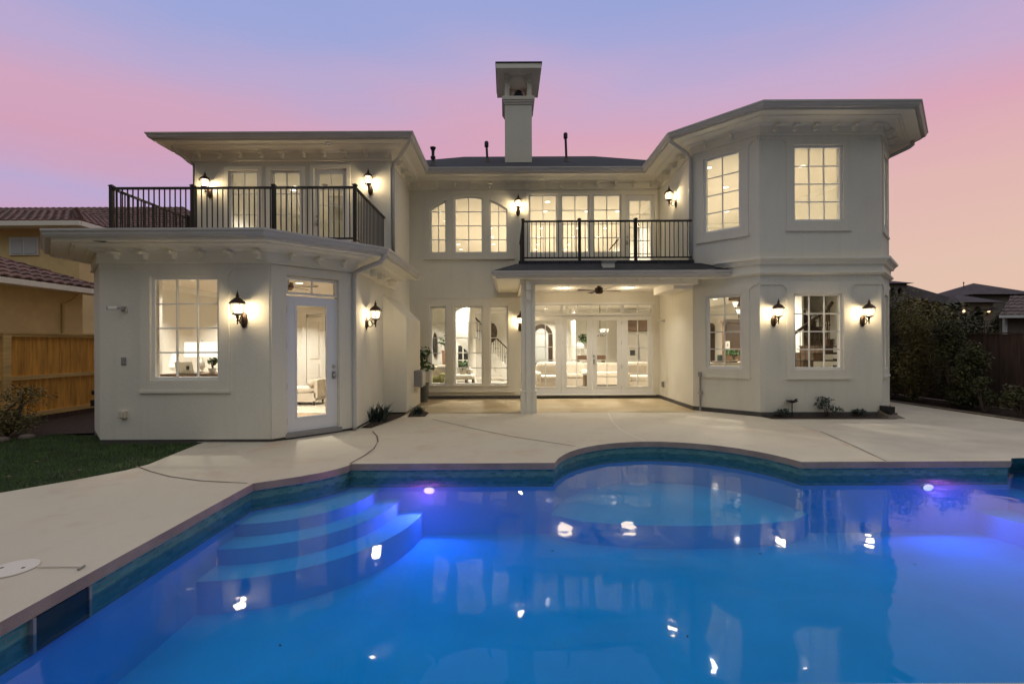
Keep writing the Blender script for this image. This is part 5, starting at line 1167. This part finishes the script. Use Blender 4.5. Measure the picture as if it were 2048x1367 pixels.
p = P(1446, 690, 16.7); t = thing('picture_frame', 'small framed picture in front of the brown cabinet', 'picture', (p.x, 16.9, p.z)); q0, q1 = P(1452, 682, 16.8), P(1461, 697, 16.8); mb = MB(); mb.box(q0.x, q1.x, 16.85, 16.9, q1.z, q0.z); mb.build('frame', M['white'], t); mb = MB(); mb.box(q0.x+.06, q1.x-.06, 16.835, 16.849, q1.z+.08, q0.z-.08); mb.build('print', M['grey'], t)
t = thing('kitchen_counter', 'stone topped kitchen counter with a sink below the bay window', 'counter', (5.9, 12.6, .1)); cz_ = P(1450, 724, 12.5).z
mb = MB(); mb.box(5.0, 7.0, 12.2, 12.95, .1, cz_-.05); mb.build('base_unit', M['white'], t); mb = MB(); mb.box(4.95, 7.05, 12.15, 13.0, cz_-.05, cz_); mb.build('worktop', M['rug'], t); mb = MB(); q = P(1450, 728, 12.3); mb.box(q.x-.3, q.x+.3, 12.25, 12.6, cz_+.001, cz_+.03); mb.build('sink_rim', M['bronze'], t)
p = P(1470, 722, 12.7); pot_plant('kitchen_plant', 'bushy green plant on the counter in the kitchen window', p.x, 12.75, cz_, .1, .06, .28, .3, 'leafgreen', 'white', 21, 300, .05)
p = P(1440, 712, 14.5); t = thing('blue_canister', 'blue grey glass canister on the counter behind the kitchen window', 'jar', (p.x, 12.8, cz_)); pj = P(1440, 715, 12.8); mb = MB(); mb.lathe(pj.x, 12.8, [(.07, cz_), (.07, cz_+.18)], 14); mb.build('body', M['leafblue'], t); mb = MB(); mb.lathe(pj.x, 12.8, [(.075, cz_+.18), (.075, cz_+.2)], 14); mb.build('lid', M['steel'], t)
p = P(1474, 615, 14); t = thing('chandelier', 'lit chandelier with frosted cup shades behind the kitchen window', 'chandelier', (p.x, 14, 3.3)); mb = MB(); mb.tube([(p.x+.1, 14, 3.3), (p.x+.1, 14, p.z-.3)], .012, 6); mb.build('stem', M['bronze'], t)
for k, (ox, oy, oz) in enumerate(((-.05, 0, .1), (.0, -.1, -.13), (.28, .1, .1), (.3, -.1, -.1))): mb = MB(); mb.tube([(p.x+.1, 14, p.z-.3), (p.x+ox, 14+oy, p.z+oz-.2), (p.x+ox, 14+oy, p.z+oz-.08)], .01, 6); ar = mb.build('arm', M['bronze'], t); mb = MB(); mb.lathe(p.x+ox, 14+oy, [(.035, p.z+oz-.08), (.06, p.z+oz), (.09, p.z+oz+.07)], 14); mb.build('lamp_shade', M['shade'], ar)
# wooden staircase
t = thing('staircase', 'brown wooden staircase with turned balusters behind the bay window', 'staircase', (8, 12.5, .1))
tr_ = MB(); rs = MB(); wl_ = MB(); zz = .1; N1 = 8
for k in range(N1):
    x0 = 6.5+.26*k; zz += .185; tr_.box(x0-.02, 9.3, 12.1-.02, 13.1, zz-.035, zz); rs.box(x0, x0+.26, 12.1, 13.08, zz-.185, zz-.036)
    if k: wl_.box(x0+.0, x0+.26, 12.11, 12.14, .1, zz-.19)
for k in range(11):
    y0 = 13.1+.24*k; zz += .185; tr_.box(8.45, 9.3, y0-.03, y0+.27, zz-.035, zz); rs.box(8.45, 9.3, y0, y0+.02, zz-.185, zz-.036)
wl_.box(8.40, 8.449, 13.1, 15, .1, 3.2)
zu = 2.5
for k in range(5):
    x1 = 8.4-.28*k; rs.box(x1-.28, x1, 14.2, 15.1, zu+.185*k, zu+.185*(k+1)+.2)
tr_.build('treads', M['wood2'], t); rs.build('risers', M['wood'], t); wl_.build('stringer', M['white'], t)
bal = MB(); hr = []; zz = .1
for k in range(N1):
    zz += .185
    for q in (.06, .19): x = 6.5+.26*k+q; bal.tube([(x, 12.13, zz), (x, 12.13, zz+.86+q*.7)], .011, 6); bal.blob((x, 12.13, zz+.3+.25*(k % 2)), (.024, .024, .035), 6, 5)
    hr.append((6.5+.26*k+.13, 12.13, zz+.95))
bal.build('balusters', M['wood2'], t); mb = MB(); mb.tube([(6.4, 12.13, hr[0][2]-.12)]+hr+[(8.6, 12.15, hr[-1][2]+.2)], .04, 8); mb.build('handrail', M['wood2'], t)
mb = MB(); mb.lathe(8.5, 12.2, [(.05, 1.5), (.05, 1.75), (.025, 1.8), (.035, 1.95), (.02, 2.2), (.04, 2.25), (.04, 2.42), (.05, 2.44), (.02, 2.5)], 14); mb.build('newel', M['wood'], t)
# upstairs: arch, railing in the loft
p0, p1 = P(1218, 500, 19), P(1240, 475, 19); t = thing('loft_railing', 'short sloping iron stair rail behind the rear balcony windows', 'railing', (p0.x, 19, p0.z)); mb = MB(); mb.tube([(p0.x, 19, p0.z), (p1.x, 19, p1.z), (p1.x+.05, 19, p1.z)], .03, 8); mb.build('handrail', M['wood2'], t); mb = MB()
for k in range(5): f_ = k/4; mb.tube([(p0.x+(p1.x-p0.x)*f_, 19, p0.z+(p1.z-p0.z)*f_), (p0.x+(p1.x-p0.x)*f_, 19, p0.z-.7)], .01, 5)
mb.build('balusters', M['iron'], t)

# ------------------------------------------------------------------ left: fence and neighbour
XF = -10.55
t = thing('cedar_fence', 'new cedar board fence along the left side of the garden', 'fence', (XF, 10, 0))
zt_ = 1.93
def bpanel(y0, y1, z0, z1):
    mb = MB(); y = y0; k = 0
    while y < y1-.01:
        w = min(.14, y1-y); x = XF+random.uniform(-.004, .004); mb.box(x-.018, x, y+.0015, y+w-.0015, z0, z1); y += w
    return mb.build('board_panel', M['cedar'], t)
for (y0, y1) in ((6.9, 9.55), (9.72, 12.2), (12.37, 15)):
    bpanel(y0, y1, 1.02, zt_-.06); bpanel(y0, y1, .2, .93)
    for (z0, z1, xo) in ((zt_-.06, zt_, .07), (.93, 1.02, .05), (.1, .2, .05)): mb = MB(); mb.box(XF-.03, XF+xo, y0, y1, z0, z1); mb.build('rail', M['cedarrail'], t)
for y in (6.82, 9.55, 12.2): mb = MB(); mb.box(XF-.05, XF+.09, y, y+.16, -.05, zt_+.0); mb.build('post', M['cedarrail'], t)
mb = MB(); mb.box(XF-.08, XF+.1, 6.8, 15, zt_+.001, zt_+.035); mb.build('cap_rail', M['cedarrail'], t)
mb = MB(); mb.box(XF-.02, XF+.03, 6.9, 15, -.1, .1); mb.build('kickboard', M['oldwood'], t)
def tile_roof(mb, A, B, Cc, D, pitch=.27, course=.35, amp=.05):
    # A-B eave, D-C upper edge (trapezoid): rows of barrel tiles
    A, B, Cc, D = map(Vector, (A, B, Cc, D)); e_ = (B-A).normalized(); n = (B-A).cross(D-A).normalized()
    if n.z < 0: n = -n
    up = n.cross(e_); up = up if up.z > 0 else -up
    H = (D-A).dot(up); rows = max(1, int(H/course)); q = 4
    for r in range(rows):
        t0, t1 = r*H/rows, min(H, (r+1)*H/rows+.03); f0, f1 = t0/H, min(1, t1/H)
        l0, l1 = A.lerp(D, f0), A.lerp(D, f1); r0, r1 = B.lerp(Cc, f0), B.lerp(Cc, f1)
        sA0, sB0 = (l0-A).dot(e_), (r0-A).dot(e_); sA1, sB1 = (l1-A).dot(e_), (r1-A).dot(e_)
        s0, s1 = min(sA0, sA1), max(sB0, sB1); k0 = math.floor(s0/pitch*q); k1 = math.ceil(s1/pitch*q); prev = None
        for k in range(k0, k1+1):
            s_ = k*pitch/q; h = amp*abs(math.sin(math.pi*s_/pitch))+.005
            b0 = min(max(s_, sA0), sB0); b1 = min(max(s_, sA1), sB1)
            p0 = A+e_*b0+up*t0+n*(h+.035); p1 = A+e_*b1+up*t1+n*h; pz = A+e_*b0+up*t0+n*(h-.01)
            if prev: mb.face(prev[0], p0, p1, prev[1]); mb.face(prev[2], pz, p0, prev[0])
            prev = (p0, p1, pz)
nb = thing('neighbour_house', 'ochre stucco house with clay tile roofs beyond the cedar fence', 'house', (-14, 14, 0))
mb = MB(); mb.box(-19, -12.45, 4, 13.5, 0, 3.25); mb.build('wall', M['ochre'], nb)
mb = MB(); ex, ez, ey = -11.9, 3.3, 14.0; ph = .42
tile_roof(mb, (ex, ey, ez), (ex, 3, ez), (ex-4, 3, ez+4*ph), (ex-4, ey-4, ez+4*ph)); 
mb.build('roof', M['clay'], nb)
mb = MB(); mb.face((ex, ey, ez), (ex-4, ey-4, ez+4*ph), (ex-8, ey, ez)); mb.build('roof', M['clay'], nb)
mb = MB(); mb.box(ex-.03, ex+.05, 3, ey, ez-.14, ez-.0); mb.box(-12.44, ex-.031, 3, ey, ez-.13, ez-.1); mb.build('fascia', M['trim'], nb)
p = P(128, 600, 12.9)
mb = MB(); yy = 12.45*F/(UX-125); mb.tube([(-11.98, yy+.1, 3.2), (-12.1, yy+.05, 3.05), (-12.40, yy, 2.85), (-12.41, yy, .0)], .045, 8); mb.build('downspout', M['ochre'], nb)
Yn = 16.0; nx = P(160, 440, Yn).x; nz = P(100, 442, Yn).z
mb = MB(); mb.box(-30, nx-.55, Yn+.55, 30, 0, nz-.1); mb.build('wall', M['ochre'], nb)
mb = MB(); tile_roof(mb, (-30, Yn, nz), (nx, Yn, nz), (nx-2.6, Yn+2.6, nz+2.6*ph), (-30, Yn+2.6, nz+2.6*ph), .30); tile_roof(mb, (nx, Yn, nz), (nx, 30, nz), (nx-2.6, 30, nz+2.6*ph), (nx-2.6, Yn+2.6, nz+2.6*ph), .30); mb.build('roof', M['clay'], nb)
mb = MB(); 
hp0, hp1 = Vector((nx, Yn, nz+.06)), Vector((nx-2.6, Yn+2.6, nz+2.6*ph+.06))
for k in range(12):
    a, b = hp0.lerp(hp1, k/12), hp0.lerp(hp1, (k+1.15)/12); mb.tube([a+Vector((0, 0, .03)), b], .09, 8)
mb.build('hip_tiles', M['clay'], nb)
mb = MB(); mb.box(-30, nx+.03, Yn-.06, Yn+.02, nz-.16, nz); mb.box(nx-.03, nx+.05, Yn+.021, 30, nz-.16, nz); mb.box(-30, nx-.031, Yn+.03, Yn+.54, nz-.15, nz-.12); mb.build('fascia', M['trim'], nb)
w0, w1 = P(18, 474, Yn+.5), P(76, 510, Yn+.5); mb = MB(); mb.box(w0.x, w1.x, Yn+.5, Yn+.549, w1.z, w0.z); w = mb.build('window', M['whitep'], nb); mb = MB(); xm = (w0.x+w1.x)/2
for (xa_, xb_) in ((w0.x+.08, xm-.04), (xm+.04, w1.x-.06)): mb.box(xa_, xb_, Yn+.48, Yn+.499, w1.z+.05, w0.z-.08)
mb.build('pane', M['frost'], w)
nb2 = thing('neighbour_house', 'low clay tile hip roof seen through the left balcony railing', 'house', (-18, 24, 0))
Y2 = 22; a0_, a1_, a2_ = P(170, 432, Y2), P(290, 404, Y2+3), P(400, 452, Y2+1)
mb = MB(); zr_ = a1_.z; ze = zr_-2.4; x1_ = P(400, 452, Y2).x
tile_roof(mb, (-34, Y2, ze), (x1_+1, Y2, ze), (x1_-3.6, Y2+4, zr_), (-34, Y2+4, zr_), .33); mb.build('roof', M['clay'], nb2)
mb = MB(); mb.face((x1_+1, Y2, ze), (x1_+1, Y2+8, ze), (x1_-3.6, Y2+4, zr_)); mb.build('roof', M['clay'], nb2)
mb = MB(); mb.box(-34, x1_+.4, Y2+.5, Y2+8, 0, ze-.05); mb.build('wall', M['ochre'], nb2)

# ------------------------------------------------------------------ right: fence and houses beyond
t = thing('garden_fence', 'weathered brown board fence along the right side of the garden', 'fence', (12.6, 9, 0))
mb = MB(); y = 1.0
while y < 19: mb.box(12.6, 12.62+random.uniform(0, .004), y+.003, y+.137, 0, 1.86+random.uniform(-.006, .006)); y += .14
mb.build('board_panel', M['oldwood'], t)
for z in (.4, 1.5): mb = MB(); mb.box(12.622+.003, 12.66, 1, 19, z, z+.09); mb.build('rail', M['oldwood'], t)
mb = MB(); mb.box(12.57, 12.68, 1, 19, 1.872, 1.90); mb.build('cap_rail', M['oldwood'], t)
def hip(mb, x0, x1, y0, y1, z, h, inset):
    a = [(x0,y0,z),(x1,y0,z),(x1,y1,z),(x0,y1,z)]; xa_, xb_, ym = x0+inset, x1-inset, (y0+y1)/2
    r0, r1 = (xa_, ym, z+h), (xb_, ym, z+h)
    mb.face(a[0], a[1], r1, r0); mb.face(a[1], a[2], r1); mb.face(a[2], a[3], r0, r1); mb.face(a[3], a[0], r0); mb.face(*a[::-1])
Y = 34
def at(u, v): return P(u, v, Y)
h1 = thing('distant_house', 'distant dark roofed house with an arched turret beside the right bay', 'house', (at(1850, 600).x, Y, 0), 'houses beyond the right hedge')
q0, q1 = at(1770, 566), at(1829, 562); tz = q0.z; mb = MB(); hip(mb, q0.x, q1.x, Y, Y+2.4, tz, .35, .9); mb.build('roof', M['clay2'], h1)
mb = MB(); fr = Fr((q0.x+.25, Y+.25), (q1.x-.35, Y+.25)); L = fr.L
hs = []
for (a, b) in ((.25*L, .45*L), (.58*L, .78*L)): hs.append((a, b, tz-.95, [(a+(b-a)*k/8, tz-.45+(b-a)/2*math.sin(math.pi*k/8)) for k in range(9)]))
panel(mb, fr, 0, L, 2, tz-.02, hs, 0, -.2); mb.build('turret_wall', M['greige'], h1)
mb = MB(); mb.box(q0.x+.3, q1.x-.4, Y+.5, Y+2.2, 2, tz-.03); mb.build('turret_core', M['night'], h1)
r0, r1 = at(1826, 560), at(1962, 602); mb = MB(); mb.face((r0.x, Y+1, r0.z), (r1.x, Y+1, r1.z), (r1.x, Y+.5, 3), (r0.x, Y+.5, 3)); 
mb = MB(); mb.hexa([(r0.x-.3,Y-1,at(1830,640).z),(r1.x+.6,Y-1,at(1960,612).z-.3),(r1.x+.6,Y+6,at(1960,612).z-.3),(r0.x-.3,Y+6,at(1830,640).z),(r0.x-.3,Y+1,r0.z),(r1.x,Y+1,r1.z),(r1.x,Y+6,r1.z),(r0.x-.3,Y+6,r0.z)]); mb.build('roof', M['clay2'], h1)
mb = MB(); mb.box(r0.x, r1.x+.3, Y, Y+5, 0, at(1950, 612).z-.35); mb.build('wall', M['greige'], h1)
Y = 37
h2 = thing('distant_house', 'distant house with a pyramid roof and a lit arched balcony', 'house', (at(2000, 600).x, Y, 0), 'houses beyond the right hedge')
q0, q1 = at(1948, 588), at(2085, 586); mb = MB(); hip(mb, q0.x, q1.x, Y, Y+5.5, q0.z, at(1990, 566).z-q0.z+.35, (q1.x-q0.x)*.495); mb.build('roof', M['clay2'], h2)
mb = MB(); mb.box(q0.x+.4, q1.x-.4, Y+.4, Y+5, 0, q0.z-.02); mb.build('wall', M['greige'], h2)
fp = at(1994, 566); mb = MB(); mb.tube([(fp.x, Y+2.7, fp.z-.4), (fp.x, Y+2.7, fp.z+.35)], .03, 6); mb.blob((fp.x, Y+2.7, fp.z+.4), (.06, .06, .06), 8, 6); mb.build('finial', M['black'], h2)
Y = 33
q0, q1 = at(1925, 604), at(2012, 606); mb = MB(); hip(mb, q0.x, q1.x, Y, Y+4, q0.z, .7, 1.2); mb.build('porch_roof', M['clay2'], h2)
fr = Fr((q0.x+.4, Y+.4), (q1.x-.5, Y+.4)); mb = MB(); a, b = [fr.uv(u, 630)[0] for u in (1946, 1966)]; za = at(1956, 652).z; zb_ = at(1956, 622).z
panel(mb, fr, 0, fr.L, 0, q0.z-.03, [(a, b, za, [(a+(b-a)*k/10, zb_+(b-a)/2*math.sin(math.pi*k/10)) for k in range(11)])], 0, -.25); mb.build('balcony_wall', M['greige'], h2)
mb = MB(); fr.box(mb, a-.1, b+.1, za, zb_+.5, -.6, -.5); mb.build('balcony_door', M['wood2'], h2)
mb = MB()
for k in range(12): x = a-.2+(b-a+1.2)*k/11; mb.tube([fr.pt(x, za-.5, .5), fr.pt(x, za+.35, .5)], .015, 4)
fr.box(mb, a-.2, b+1.0, za+.33, za+.37, .48, .52); mb.build('balcony_rail', M['iron'], h2)
for u, lab in ((1927, 'left glowing wall lamp by the distant arched balcony'), (1977, 'right glowing wall lamp by the distant arched balcony')):
    s_, z = fr.uv(u, 622, .1); t = thing('balcony_lamp', lab, 'wall lamp', fr.pt(s_, z, .1), 'lamps on the distant balcony'); mb = MB(); fr.box(mb, s_-.06, s_+.06, z-.18, z-.10, .0, .2); mb.build('bracket', M['black'], t); mb = MB(); mb.blob(fr.pt(s_, z, .12), (.08, .08, .1), 10, 8); mb.build('globe', M['farlamp'], t)
    lamp('balcony_glow', 'POINT', fr.pt(s_, z, .35), 2.5, (1, .7, .35), t, size=.1)
Y = 20
h3 = thing('distant_house', 'low house with a clay tile roof at the right edge above the fence', 'house', (at(2040, 640).x, Y, 0), 'houses beyond the right hedge')
q0 = at(1998, 631); mb = MB(); tile_roof(mb, (q0.x, Y, q0.z), (q0.x+8, Y, q0.z), (q0.x+6, Y+2.2, q0.z+1.05), (q0.x+2.9, Y+2.2, q0.z+1.05), .33); mb.build('roof', M['greytile'], h3)
mb = MB(); mb.face((q0.x+7, Y+6, q0.z), (q0.x, Y, q0.z), (q0.x+2.9, Y+2.2, q0.z+1.05)); mb.build('roof', M['greytile'], h3)
mb = MB(); mb.box(q0.x, q0.x+8, Y-.06, Y, q0.z-.1, q0.z+.02); mb.build('fascia', M['whitep'], h3)
mb = MB(); mb.hexa([(q0.x+.55, Y+.5, 0), (q0.x+7.5, Y+.5, 0), (q0.x+9, Y+5.5, 0), (q0.x+6.5, Y+5.5, 0), (q0.x+.55, Y+.5, q0.z-.01), (q0.x+7.5, Y+.5, q0.z-.01), (q0.x+9, Y+5.5, q0.z-.01), (q0.x+6.5, Y+5.5, q0.z-.01)]); mb.build('wall', M['greige'], h3)
dp = at(2031, 640); mb = MB(); mb.box(dp.x-.06, dp.x+.06, Y+.38, Y+.48, 0, q0.z-.1); mb.build('downspout', M['whitep'], h3)
# trees between the far houses
def tree(label, x, y, h, w, seed, m='leafdark', n=5000):
    return shrub('garden_tree', label, 'tree', x, y, h, w, seed, 'trees beyond the right fence', m, .13, n, clumps=22, trunk=.12, lo=.35)
p = P(2010, 620, 26); tree('dark tree between the arched balcony and the low tiled house', p.x, 26, p.z+.3, .8, 101)
p = P(1835, 640, 22); tree('dark tree rising behind the hedge below the turret', p.x, 22, P(1835, 590, 22).z, 1.8, 102, 'leafwarm')
p = P(1900, 640, 24); tree('dark wide tree behind the middle of the right hedge', p.x, 24, P(1900, 603, 24).z, 1.7, 103)
for i, (x, y, h) in enumerate(((25, 48, 6), (40, 60, 6), (-40, 60, 6))): tree(('far dark tree behind the distant turret house', 'far dark tree behind the pyramid roof house', 'far dark tree behind the left neighbour')[i], x, y, h*.7, 3, 110+i, 'leafdark', 2500)
